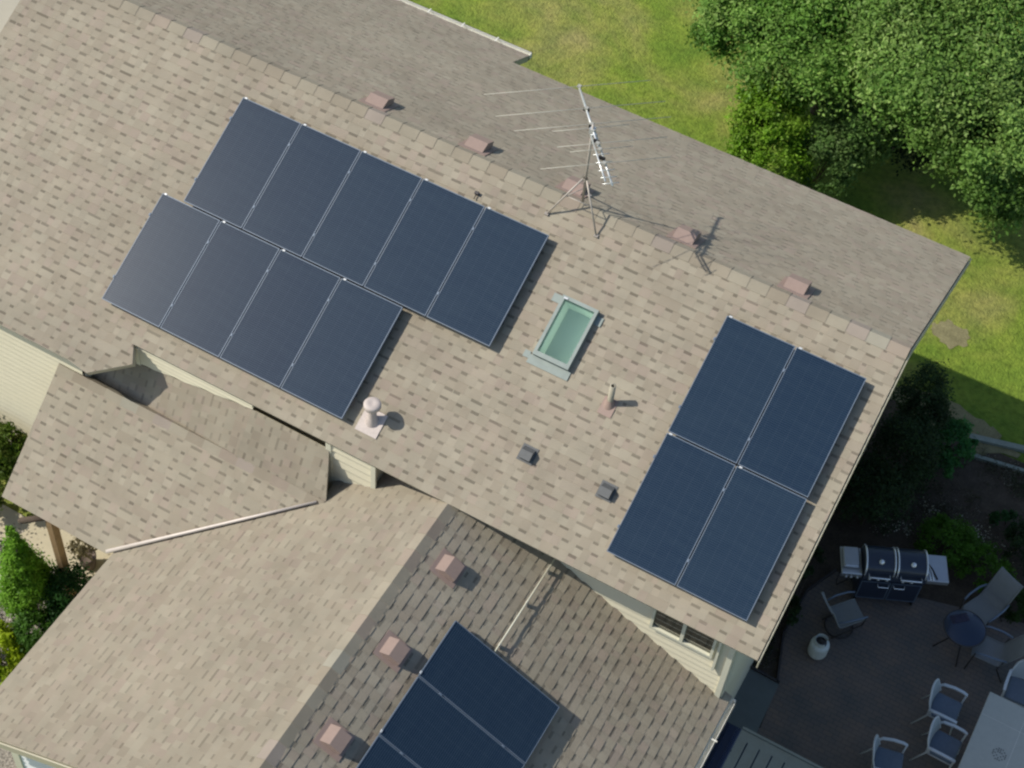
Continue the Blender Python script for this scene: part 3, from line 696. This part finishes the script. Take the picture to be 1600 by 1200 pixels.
dining_chair((7.40, -1.40, G+.036), head(1, -.02), 'white mesh-backed dining chair half tucked under the left edge of the table')
dining_chair((6.74, -2.10, G+.036), head(.97, .22), 'white mesh-backed dining chair standing alone at the bottom edge of the picture')
dining_chair((8.13, .12, G+.036), head(.05, -1), 'white mesh-backed dining chair at the head of the table, cut by the right frame edge')

def sling_chair(loc, rz, label, wdt=.44, spring=False, grp='grey sling patio chairs'):
    t = thing('sling_chair', loc, rz, label=label, category='chair', group=grp)
    prof = [(.27, .41), (.22, .425), (.05, .405), (-.14, .37), (-.20, .40), (-.27, .56), (-.36, .78), (-.43, .95), (-.47, .965)]
    k = len(prof); vs = [Vector((s*wdt/2, y, z)) for y, z in prof for s in (-1, -.5, 0, .5, 1)]; fx_ = []
    for v in vs: v.z -= .012*(1-(v.x/(wdt/2))**2)
    K = len(vs); vs2 = [v+Vector((0, .004, -.01)) for v in vs]
    for j in range(k-1):
        for i in range(4):
            q = (j*5+i, j*5+i+1, (j+1)*5+i+1, (j+1)*5+i); fx_.append(q); fx_.append(tuple(K+c for c in q[::-1]))
    mb = MB(); mb.mesh(vs+vs2, fx_, smooth=True); mb.build('sling', M['sling'], t)
    for s in (-1, 1):
        mb = MB(); mb.tube([(s*wdt/2, y, z) for y, z in prof], .014, 6); mb.build('side_rail', M['sling'], t)
        mb = MB(); mb.tube([(s*(wdt/2+.02), -.26, .60), (s*(wdt/2+.05), -.1, .625), (s*(wdt/2+.055), .12, .62), (s*(wdt/2+.04), .24, .59)], .018, 6); mb.build('arm', M['frame_grey'], t)
        if spring:
            mb = MB(); mb.tube([(s*(wdt/2+.04), .23, .59), (s*(wdt/2+.02), .22, .3), (s*(wdt/2-.02), .05, .12), (s*(wdt/2-.02), -.25, .035)], .013, 6); mb.build('leg', M['bronze'], t)
        else:
            mb = MB(); mb.tube([(s*(wdt/2+.04), .23, .59), (s*(wdt/2+.03), .26, .02)], .013, 6); mb.build('leg', M['bronze'], t)
            mb = MB(); mb.tube([(s*(wdt/2+.01), -.22, .56), (s*(wdt/2+.02), -.18, .3), (s*(wdt/2+.03), -.34, .02)], .013, 6); mb.build('leg', M['bronze'], t)
    mb = MB(); mb.tube([(-wdt/2, .2, .40), (wdt/2, .2, .40)], .012, 6); mb.tube([(-wdt/2, -.17, .355), (wdt/2, -.17, .355)], .012, 6)
    if spring: mb.tube([(.23*math.cos(a), .23*math.sin(a)-.02, .02) for a in [2*PI*i/20 for i in range(20)]], .013, 6, closed=True)
    mb.build('base_frame', M['bronze'], t); return t
Zp = G+.036
sling_chair((7.12, 1.27, Zp), head(-.40, -.92), 'grey sling patio chair behind the round table, its back to the green bushes')
sling_chair((7.47, .60, Zp), head(-1, -.12), 'grey sling patio chair right of the round table, back at the frame edge')
sling_chair((5.20, .00, Zp), head(.66, .72), 'dark framed grey patio chair between the grill and the gas bottle', .40, True)

# dining table
tb = thing('patio_table', (8.3, -1.42, Zp), label='large pale tile-topped patio table with a mosaic centre at the right edge', category='table')
TO = (8.3, -1.42, Zp); zt = Zp+.72
mb = MB(); mb.box((8.3, -1.42, zt), (1.24, 2.20, .035), bev=.008); mb.build('tabletop', M['tab_top'], tb, TO)
mb = MB(); rr = random.Random(3)
for i in range(-3, 4):
    for j in range(-3, 4):
        d_ = math.hypot(i, j)
        if d_ > 3.4 or (i == 0 and j == 0): continue
        if (i+j) % 2 == 0 or rr.random() < .35:
            mb.box((8.15+i*.032, -1.27+j*.032, zt+.0185), (.022, .022, .003), Matrix.Rotation(math.atan2(j, i), 3, 'Z'))
mb.build('mosaic', M['mosaic'], tb, TO)
mb = MB()
for x in (8.31,):
    mb.box((x, -1.42, zt+.0175), (.004, 2.16, .0012))
for y in (-2.1, -.75):
    mb.box((8.3, y, zt+.0185), (1.2, .004, .0012))
mb.build('grout', M['gutter'], tb, TO)
for x in (7.80, 8.80):
    for y in (-2.4, -.44):
        mb = MB(); mb.tube([(x, y, zt-.02), (x, y, Zp)], .024, 8); mb.build('leg', M['chair_white'], tb, TO)
# small round table
rt = thing('round_table', (6.965, .60, Zp), label='small dark round glass table between the two grey sling chairs', category='table')
mb = MB(); mb.lathe([(0, .64), (.32, .64), (.335, .65), (.32, .662), (0, .662)], 36); mb.build('tabletop', M['navy_glass'], rt)
mb = MB(); mb.tube([(.335*math.cos(a), .335*math.sin(a), .65) for a in [2*PI*i/36 for i in range(36)]], .012, 6, closed=True); mb.build('rim', M['bronze'], rt)
for k in range(4):
    a = PI/4+k*PI/2-.35; mb = MB(); mb.tube([(.24*math.cos(a), .24*math.sin(a), .64), (.15*math.cos(a), .15*math.sin(a), .33), (.34*math.cos(a), .34*math.sin(a), .0)], .012, 6); mb.build('leg', M['bronze'], rt)
mb = MB(); rr = random.Random(5); n1, n2 = 14, 8; vs = []; fq = []
for i in range(n1+1):
    for j in range(n2+1):
        x, y = (i/n1-.5), (j/n2-.5); e_ = max(abs(x), abs(y))*2
        vs.append((x*.30, y*.15, .030*(1-e_**4)+rr.uniform(-.006, .008)*(1-e_**4)))
for i in range(n1):
    for j in range(n2): q = i*(n2+1)+j; fq.append((q, q+n2+1, q+n2+2, q+1))
mb.mesh(vs, fq, smooth=True); cb = mb.build('folded_cloth', M['cloth_dark'], None, (0, 0, 0)); cb.location = (6.83, .72, Zp+.665); cb.rotation_euler = (0, 0, .75)
tag(cb, 'dark folded cloth lying on the small round table', 'cloth')

# gas grill: local -y is the front
gr = thing('gas_grill', (5.545, .975, Zp), math.radians(25.2), label='wide black two-lid barbecue grill with steel side shelves', category='grill')
gb = lambda mb, n, m, p=None: mb.build(n, M[m], gr if p is None else p)
mb = MB(); mb.box((0, 0, .47), (1.02, .46, .66), bev=.01); gb(mb, 'cabinet', 'grill_black')
for s in (-1, 1):
    mb = MB(); mb.box((s*.25, -.237, .42), (.47, .018, .50), bev=.006); dr = gb(mb, 'door', 'grill_black')
    mb = MB(); mb.box((s*.25, -.249, .665), (.47, .006, .014)); mb.box((s*.25, -.249, .175), (.47, .006, .014)); mb.box((s*.25-.23, -.249, .42), (.014, .006, .49)); mb.box((s*.25+.23, -.249, .42), (.014, .006, .49)); mb.build('door_trim', M['frame_grey'], dr)
    mb = MB(); x = s*.13; mb.tube([(x-.09, -.25, .615), (x-.08, -.30, .60), (x+.08, -.30, .60), (x+.09, -.25, .615)], .011, 6); mb.build('handle', M['chrome'], dr)
mb = MB(); mb.box((0, -.235, .81), (1.02, .08, .09), Matrix.Rotation(-.35, 3, 'X'), bev=.008); mb.box((0, 0, .835), (1.02, .52, .05), bev=.008); gb(mb, 'control_panel', 'grill_black')
for x in (-.40, -.26, -.12, .14, .28):
    mb = MB(); mb.tube([(x, -.265, .815), (x, -.305, .80)], .026, 12); gb(mb, 'knob', 'steel')
def lid(x0, x1):
    mb = MB(); n_ = 12; pr = [(-.25, .86)]+[(-.25+.50*(1-math.cos(PI*i/n_))/2, .90+.20*math.sin(PI*i/n_)**.8) for i in range(n_+1)]+[(.25, .86)]
    vs = [(x0, y, z) for y, z in pr]+[(x1, y, z) for y, z in pr]; k = len(pr)
    mb.mesh(vs, [(i, i+k, i+k+1, i+1) for i in range(k-1)], smooth=True); mb.face([(x0, y, z) for y, z in pr]); mb.face([(x1, y, z) for y, z in pr][::-1])
    L_ = gb(mb, 'lid', 'grill_black')
    for x in (x0, x1):
        mb = MB(); mb.tube([(x+(.012 if x == x0 else -.012), y*1.01, z+.004) for y, z in pr], .016, 6); mb.build('band', M['chrome'], L_)
    xm = (x0+x1)/2
    mb = MB(); mb.tube([(xm-.17, -.25, .90), (xm-.165, -.32, .895), (xm+.165, -.32, .895), (xm+.17, -.25, .90)], .014, 6); mb.build('handle', M['chrome'], L_)
    mb = MB(); c0 = Vector((xm, -.13, 1.085)); nn = Vector((0, -.45, .89)); mb.tube([c0, c0+nn*.022], .042, 16); mb.build('thermometer', M['chrome'], L_)
lid(-.50, -.015); lid(.015, .50)
for s, w_ in ((-1, .34), (1, .36)):
    mb = MB(); mb.box((s*(.52+w_/2), 0, .85), (w_, .50, .035), bev=.01); mb.box((s*(.52+w_/2), -.24, .81), (w_, .03, .09), bev=.006); gb(mb, 'side_shelf', 'steel')
mb = MB(); mb.box((-.70, .03, .905), (.27, .38, .07), bev=.02); gb(mb, 'side_burner_lid', 'steel')
for x in (-.78, -.70, -.60):
    mb = MB(); mb.tube([(x, -.258, .81), (x, -.295, .805)], .022, 10); gb(mb, 'knob', 'steel')
for x in (-.47, .47):
    for y in (-.19, .19):
        mb = MB(); mb.tube([(x-.015, y, .05), (x+.015, y, .05)], .05, 14); gb(mb, 'wheel', 'black')
mb = MB(); mb.tube([(-.84, -.1, .80), (-.86, -.18, .5), (-.80, -.1, .25), (-.6, .05, .2)], .01, 6); gb(mb, 'gas_hose', 'black')
tg = thing('grill_tongs', (6.08, 1.20, Zp+.88), math.radians(25.2), label='dark and steel grill tools lying on the right grill shelf', category='grill tools')
mb = MB(); mb.tube([(-.07, .16, .0), (.04, -.02, .012), (.11, -.20, .0)], .012, 6); mb.build('spatula', M['black'], tg)
mb = MB(); mb.tube([(-.08, .06, .01), (-.02, -.10, .014), (.0, -.24, .0)], .011, 6); mb.tube([(-.03, .07, .01), (.03, -.10, .014), (.045, -.24, .0)], .010, 6); mb.build('tongs', M['chrome'], tg)
# propane bottle
gt = thing('gas_bottle', (5.06, -.665, Zp), label='white propane gas bottle standing on the patio pavers', category='gas bottle')
mb = MB(); mb.lathe([(0, .0), (.11, .0), (.11, .03), (.13, .035), (.152, .06), (.157, .09), (.157, .29), (.152, .32), (.13, .345), (.08, .36), (0, .365)], 28); mb.build('tank', M['tank'], gt)
mb = MB(); P_ = [(.108*math.cos(a), .108*math.sin(a)) for a in [math.radians(40+280*i/18) for i in range(19)]]
for (xa, ya), (xb, yb) in zip(P_, P_[1:]): mb.prism([(xa, ya, .35), (xb, yb, .35), (xb, yb, .45), (xa, ya, .45)], (-xa*.06, -ya*.06, 0))
mb.build('collar', M['tank'], gt)
mb = MB(); mb.lathe([(.095, .366), (.095, .372), (0, .374)], 20); mb.lathe([(.03, .37), (.03, .43), (0, .44)], 12); mb.tube([(0, 0, .42), (.06, 0, .42)], .018, 8); mb.build('valve_and_collar_shade', M['bronze'], gt)  # flat dark disc around the valve paints the shade inside the collar

# ------------------------------------------------------------------ plants
def foliage(name, blobs, n, size, cols, parent=None, origin=(0, 0, 0), seed=1, clump=.24, shell=(.62, 1.0), spread=.5, m='leaf', up=.5, minz=None, nclump=None, asp=.55):
    g = np.random.default_rng(seed); B = np.array(blobs, float); vol = (B[:, 3]*B[:, 4]*B[:, 5])**(2/3); pb = vol/vol.sum()
    nc = nclump or max(12, n//90); bi = g.choice(len(B), nc, p=pb)
    d = g.normal(size=(nc, 3)); d /= np.linalg.norm(d, axis=1)[:, None]; d[:, 2] = np.where(d[:, 2] < -.35, -d[:, 2], d[:, 2])
    rad = g.uniform(shell[0], shell[1], nc)**.7
    C = B[bi, :3]+d*B[bi, 3:6]*rad[:, None]; cr = clump*B[bi, 3:6].mean(1)*g.uniform(.55, 1.3, nc); tone = g.uniform(.72, 1.3, nc); hue = g.random(nc)
    ci = g.integers(0, nc, n); off = g.normal(size=(n, 3))*np.array([1, 1, .75]); P = C[ci]+off*cr[ci][:, None]*spread
    if minz is not None: P[:, 2] = np.maximum(P[:, 2], minz+g.random(n)*.05)
    nr = d[ci]*.8+g.normal(size=(n, 3))*.75+np.array([0, 0, up]); nr /= np.linalg.norm(nr, axis=1)[:, None]
    t = np.cross(nr, g.normal(size=(n, 3))); t /= np.linalg.norm(t, axis=1)[:, None]; b = np.cross(nr, t)
    L = size*g.uniform(.6, 1.35, n)[:, None]; Wd = L*asp
    fold = nr*L*.12
    V = np.stack([P-t*L*.5, P-b*Wd*.5+fold, P+t*L*.5, P+b*Wd*.5+fold], 1).reshape(-1, 3)-np.array(origin)
    cols = np.array(cols); k = len(cols); h = np.clip(hue[ci]*.7+g.random(n)*.3, 0, .999)*(k-1); i0 = h.astype(int); f = (h-i0)[:, None]
    Cc = cols[i0]*(1-f)+cols[np.minimum(i0+1, k-1)]*f; Cc = Cc*(tone[ci]*g.uniform(.88, 1.12, n))[:, None]
    me = bpy.data.meshes.new(name); me.vertices.add(4*n); me.vertices.foreach_set('co', V.astype(np.float32).ravel())
    me.loops.add(4*n); me.loops.foreach_set('vertex_index', np.arange(4*n, dtype=np.int32)); me.polygons.add(n)
    me.polygons.foreach_set('loop_start', np.arange(0, 4*n, 4, dtype=np.int32)); me.update(calc_edges=True)
    ca = me.color_attributes.new('Col', 'FLOAT_COLOR', 'CORNER'); A = np.ones((n, 4, 4), np.float32); A[:, :, :3] = Cc[:, None, :]; ca.data.foreach_set('color', A.ravel())
    me.materials.append(M[m]); o = bpy.data.objects.new(name, me); S.collection.objects.link(o)
    if parent is not None: o.parent = parent
    else: o.location = origin
    return o
def tree(name, loc, blobs, n, size, cols, label, cat, trunk_h, seed, tr=.11, group=None, **kw):
    t = thing(name, loc, label=label, category=cat)
    if group: t['group'] = group
    foliage('crown', blobs, n, size, cols, t, loc, seed, **kw)
    r = random.Random(seed); mb = MB(); top = Vector((loc[0], loc[1], loc[2]+trunk_h))
    mb.tube([Vector(loc)-Vector((0, 0, .05)), Vector(loc)+Vector((.02, .03, trunk_h*.5)), top], [tr, tr*.8, tr*.6], 8)
    for b in blobs:
        c = Vector(b[:3])
        for k in range(3):
            e = c+Vector((r.uniform(-.6, .6)*b[3], r.uniform(-.6, .6)*b[4], r.uniform(-.1, .5)*b[5])); mb.tube([top-Vector((0, 0, trunk_h*.15*k)), (top+e)/2+Vector((0, 0, .1)), e], [tr*.5, tr*.3, tr*.1], 6)
    mb.build('trunk', M['bark'], t, loc); return t
GR = [(.07, .165, .022), (.115, .24, .036), (.18, .33, .06), (.29, .43, .11)]
GB = [(.075, .165, .028), (.13, .24, .045), (.20, .33, .075), (.30, .42, .13)]
GAP_SHADE = [(.012, .028, .012), (.02, .04, .015)]  # near-black greens that stand for the shade under the trees
LT = [(.10, .23, .012), (.16, .31, .02), (.25, .40, .05)]
tree('broadleaf_tree', (.1, 11.2, G), [(-0.09, 10.25, -4.5, 1.54, 1.43, 1.3), (-1.34, 10.15, -4.6, 1.06, 1.06, 0.85), (0.21, 11.55, -3.8, 1.7, 1.59, 1.3), (-0.69, 11.05, -4.4, 1.27, 1.27, 1.2), (0.91, 11.35, -4.3, 1.17, 1.06, 1.1), (-1.29, 10.95, -4.2, 1.17, 1.06, 1.0), (0.51, 10.35, -4.7, 0.95, 0.85, 0.9)], 150000, .088, GR,
     'large mid-green broadleaf tree at the left of the clump, overhanging the lawn', 'tree', 1.8, 21, clump=.44, nclump=330, spread=.36, up=.7)
tree('broadleaf_tree', (3.3, 11.6, G), [(2.53, 9.64, -3.7, 1.43, 1.38, 1.1), (3.73, 9.04, -3.8, 1.33, 1.27, 1.1), (2.88, 11.14, -3.1, 1.8, 1.7, 1.3), (4.08, 8.64, -4.5, 0.95, 0.85, 0.8), (1.88, 10.64, -3.7, 1.38, 1.38, 1.3), (4.68, 9.84, -3.8, 1.17, 1.17, 1.1), (3.18, 10.14, -3.9, 1.38, 1.27, 1.2)], 150000, .088, GB,
     'grey-green broadleaf tree in the top right corner above a deep shadow', 'tree', 2.2, 22, clump=.44, nclump=330, spread=.36, up=.7)
tree('shade_filler', (1.9, 11.0, G), [(1.9, 11.0, -6.2, .9, .9, .8), (2.9, 11.4, -6.0, 1.0, .9, .9)], 14000, .07, GAP_SHADE, 'added near-black undergrowth in the deep shadow between the two trees', 'filler', .4, 26, tr=.03)  # leaf mass added to blacken the gap, where there is only shade
tree('leafy_bush', (-.1, 8.7, G), [(-.15, 8.75, -5.55, .75, .75, 1.0), (.1, 8.5, -5.9, .8, .7, .8), (-.35, 9.1, -5.3, .6, .6, .8)], 15000, .08, LT,
     'bright yellow-green leafy bush at the foot of the left tree', 'bush', .5, 23, tr=.04)
tree('leafy_bush', (.95, 8.7, G), [(1.0, 8.9, -5.9, .65, .6, .8), (1.35, 9.6, -5.4, .75, .7, 1.1)], 16000, .08, [(.06, .13, .03), (.11, .20, .05), (.18, .28, .09)],
     'small grey-green bush between the bright bush and the dark gap', 'bush', .4, 24, tr=.03)
# shaded bed along the gable
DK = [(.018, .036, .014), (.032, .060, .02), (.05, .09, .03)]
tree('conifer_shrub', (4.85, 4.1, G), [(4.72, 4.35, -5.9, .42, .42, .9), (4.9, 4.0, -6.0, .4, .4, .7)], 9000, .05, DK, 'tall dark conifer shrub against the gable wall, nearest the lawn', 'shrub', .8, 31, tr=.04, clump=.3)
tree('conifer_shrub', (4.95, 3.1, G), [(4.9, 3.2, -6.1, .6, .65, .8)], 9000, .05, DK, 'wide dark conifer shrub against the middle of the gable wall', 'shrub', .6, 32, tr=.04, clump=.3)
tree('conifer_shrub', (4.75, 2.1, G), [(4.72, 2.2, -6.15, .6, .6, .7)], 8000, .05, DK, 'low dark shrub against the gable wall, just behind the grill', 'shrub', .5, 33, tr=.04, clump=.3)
tree('leafy_bush', (5.55, 4.05, G), [(5.52, 4.15, -6.3, .42, .40, .45), (5.45, 3.75, -6.45, .3, .35, .3)], 5000, .07, [(.04, .15, .04), (.07, .21, .05)], 'rounded bluish-green bush standing clear in the shaded bed', 'bush', .3, 34, tr=.02)
tree('leafy_bush', (6.25, 2.2, G), [(6.2, 2.25, -6.5, .55, .5, .35), (6.9, 2.1, -6.5, .5, .4, .35)], 9000, .05, [(.06, .15, .012), (.10, .22, .02)], 'spreading fine-leaved green bush between grill and sling chair', 'bush', .2, 35, tr=.02)
tree('leafy_bush', (7.7, 1.75, G), [(7.75, 1.75, -6.55, .4, .3, .3)], 3500, .05, [(.03, .07, .012), (.05, .10, .02)], 'low green bush behind the sling chairs at the right edge', 'bush', .2, 36, tr=.02)
tree('leafy_bush', (6.9, 3.35, G), [(6.85, 3.35, -6.62, .25, .22, .2)], 1400, .05, [(.025, .08, .02), (.04, .11, .03)], 'small dark green tuft alone in the bare shaded soil', 'bush', .1, 37, tr=.015)
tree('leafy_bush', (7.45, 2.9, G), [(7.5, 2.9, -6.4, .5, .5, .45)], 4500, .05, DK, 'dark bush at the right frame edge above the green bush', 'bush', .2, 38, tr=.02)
tree('leafy_bush', (4.42, -.35, G), [(4.38, -.35, -6.6, .22, .35, .25), (4.3, .6, -6.5, .25, .4, .3)], 3000, .05, DK+[(.04, .07, .02)], 'low dark plants in the narrow bed between wall and patio', 'bush', .15, 39, tr=.015)
fl_ = foliage('ground_cover', [(5.9, 3.0, G+.03, .9, 1.0, .05), (4.35, -.9, G+.03, .25, .6, .05), (6.6, 4.4, G+.03, 1.2, .5, .05), (6.4, 2.6, G+.05, .9, .5, .08)], 7000, .035, [(.03, .06, .015), (.09, .085, .05), (.2, .19, .15)], None, (5.9, 3, G), 41, clump=.12, shell=(.05, 1), minz=G+.012, nclump=420, spread=.9)
tag(fl_, kind='stuff', label='sparse weeds and fallen petals on the shaded soil', category='ground cover')
fl_ = foliage('white_flowers', [(5.75, 2.75, -6.45, .25, .25, .12), (6.6, 2.6, -6.4, .7, .4, .12), (5.2, 2.0, -6.3, .4, .3, .15)], 330, .035, [(.42, .42, .30), (.5, .5, .42)], None, (5.9, 2.7, G), 42, clump=.3, nclump=60, spread=.7, shell=(.1, 1))
tag(fl_, kind='stuff', label='scattered small white flowers above the shaded bed', category='flowers')
for i, (a, b, t) in enumerate((((5.75, 4.83), (7.9, 5.42), 'upper weathered grey timber edging the lawn, the one further from the house bed'), ((5.72, 4.42), (7.9, 4.80), 'lower weathered grey timber edging the shaded bed, running off the right edge'))):
    mb = MB(); a, b = Vector((*a, G+.05)), Vector((*b, G+.05)); d = (b-a).normalized(); pr2 = Vector((-d.y, d.x, 0))*(.055 if i == 0 else .035)
    mb.prism([a-pr2+Vector((0, 0, .03)), b-pr2+Vector((0, 0, .03)), b+pr2+Vector((0, 0, .03)), a+pr2+Vector((0, 0, .03))], (0, 0, -.09))
    tag(mb.build('garden_timber', M['timber'], None, a), t, 'timber', 'timbers edging the bed')
# planting at the left
tree('leafy_bush', (-7.95, -4.95, G), [(-7.62, -4.9, -5.45, .48, .36, .50), (-7.5, -4.98, -6.0, .45, .36, .6), (-8.1, -4.95, -5.6, .5, .4, .6)], 16000, .065, [(.06, .12, .008), (.11, .17, .02), (.20, .22, .06)], 'round olive-green bush against the cream wall at the left edge', 'bush', .4, 51, tr=.04)
tree('leafy_bush', (-7.75, -5.35, G), [(-7.75, -5.35, -6.35, .3, .25, .35)], 2500, .07, [(.09, .14, .02), (.26, .30, .12)], 'small variegated pale-leaved bush below the round olive bush', 'bush', .2, 52, tr=.02)
ab = [(-5.98, -6.45, -6.3+.28*k, .44-.062*k, .44-.062*k, .30) for k in range(7)]
tree('arborvitae', (-5.98, -6.45, G), ab, 28000, .055, [(.09, .22, .012), (.14, .30, .02), (.20, .38, .04)], 'bright green pointed arborvitae beside the porch post', 'conifer', 1.6, 53, tr=.05, clump=.35, up=1.0, asp=.4)
tree('conifer_shrub', (-5.45, -6.25, G), [(-5.42, -6.15, -6.2, .42, .42, .55), (-5.2, -6.5, -6.4, .4, .35, .4)], 8000, .05, [(.012, .05, .010), (.025, .08, .014)], 'dark green conifer shrub between the arborvitae and the wing eave', 'shrub', .4, 54, tr=.03, clump=.3)
tree('leafy_bush', (-5.55, -6.95, G), [(-5.5, -6.95, -6.35, .35, .35, .4)], 4500, .05, [(.04, .11, .010), (.07, .16, .02)], 'small mid-green bush under the wing eave, below the dark conifer', 'bush', .3, 55, tr=.02)
tree('leafy_bush', (-5.75, -7.5, G), [(-5.85, -7.45, -6.45, .50, .42, .40), (-5.4, -7.9, -6.5, .4, .4, .3)], 7000, .075, [(.16, .26, .006), (.24, .34, .01), (.33, .40, .03)], 'golden yellow-green bush in the lower left corner', 'bush', .25, 56, tr=.02)
tree('leafy_bush', (-4.6, -9.3, G), [(-4.55, -9.4, -6.4, .5, .4, .35)], 4000, .06, [(.03, .07, .012), (.08, .12, .03)], 'dark low bush at the bottom left corner by the wing wall', 'bush', .2, 57, tr=.02)
pl = thing('potted_plant', (-5.78, -5.35, G+.05), label='dry brown potted plant standing on the porch slab by the post', category='potted plant')
mb = MB(); mb.lathe([(0, 0), (.11, 0), (.15, .28), (.135, .28), (.12, .24), (0, .24)], 20); mb.build('pot', M['pot'], pl)
foliage('foliage', [(-5.80, -5.35, G+.55, .20, .20, .28)], 700, .06, [(.10, .08, .03), (.30, .27, .16)], pl, (-5.78, -5.35, G+.05), 58, clump=.4, nclump=40)
mb = MB(); rr = random.Random(9); vs = []; fq = []
for i in range(9):
    for j in range(16):
        a, b = PI*i/8, 2*PI*j/16; q = 1+.18*math.sin(3*b+i)+rr.uniform(-.06, .06); vs.append((.17*math.sin(a)*math.cos(b)*q, .13*math.sin(a)*math.sin(b)*q, .11*math.cos(a)*q))
for i in range(8):
    for j in range(16): fq.append((i*16+j, (i+1)*16+j, (i+1)*16+(j+1) % 16, i*16+(j+1) % 16))
mb.mesh(vs, fq, smooth=True); rk = mb.build('boulder', M['rock']); rk.location = (-6.72, -6.33, G+.08); tag(rk, 'pale cream boulder on the gravel left of the arborvitae', 'boulder')
gm = foliage('loose_gravel', [(-7.2, -6.4, G+.02, 1.2, 1.0, .01)], 6000, .04, [(.2, .18, .15), (.5, .46, .38)], None, (-7.2, -6.4, G), 60, m='stone', clump=.15, shell=(.02, 1), minz=G+.018, nclump=900, spread=1.2, asp=.8, up=1.5)
tag(gm, kind='stuff', label='loose pale pebbles over the gravel bed', category='gravel')
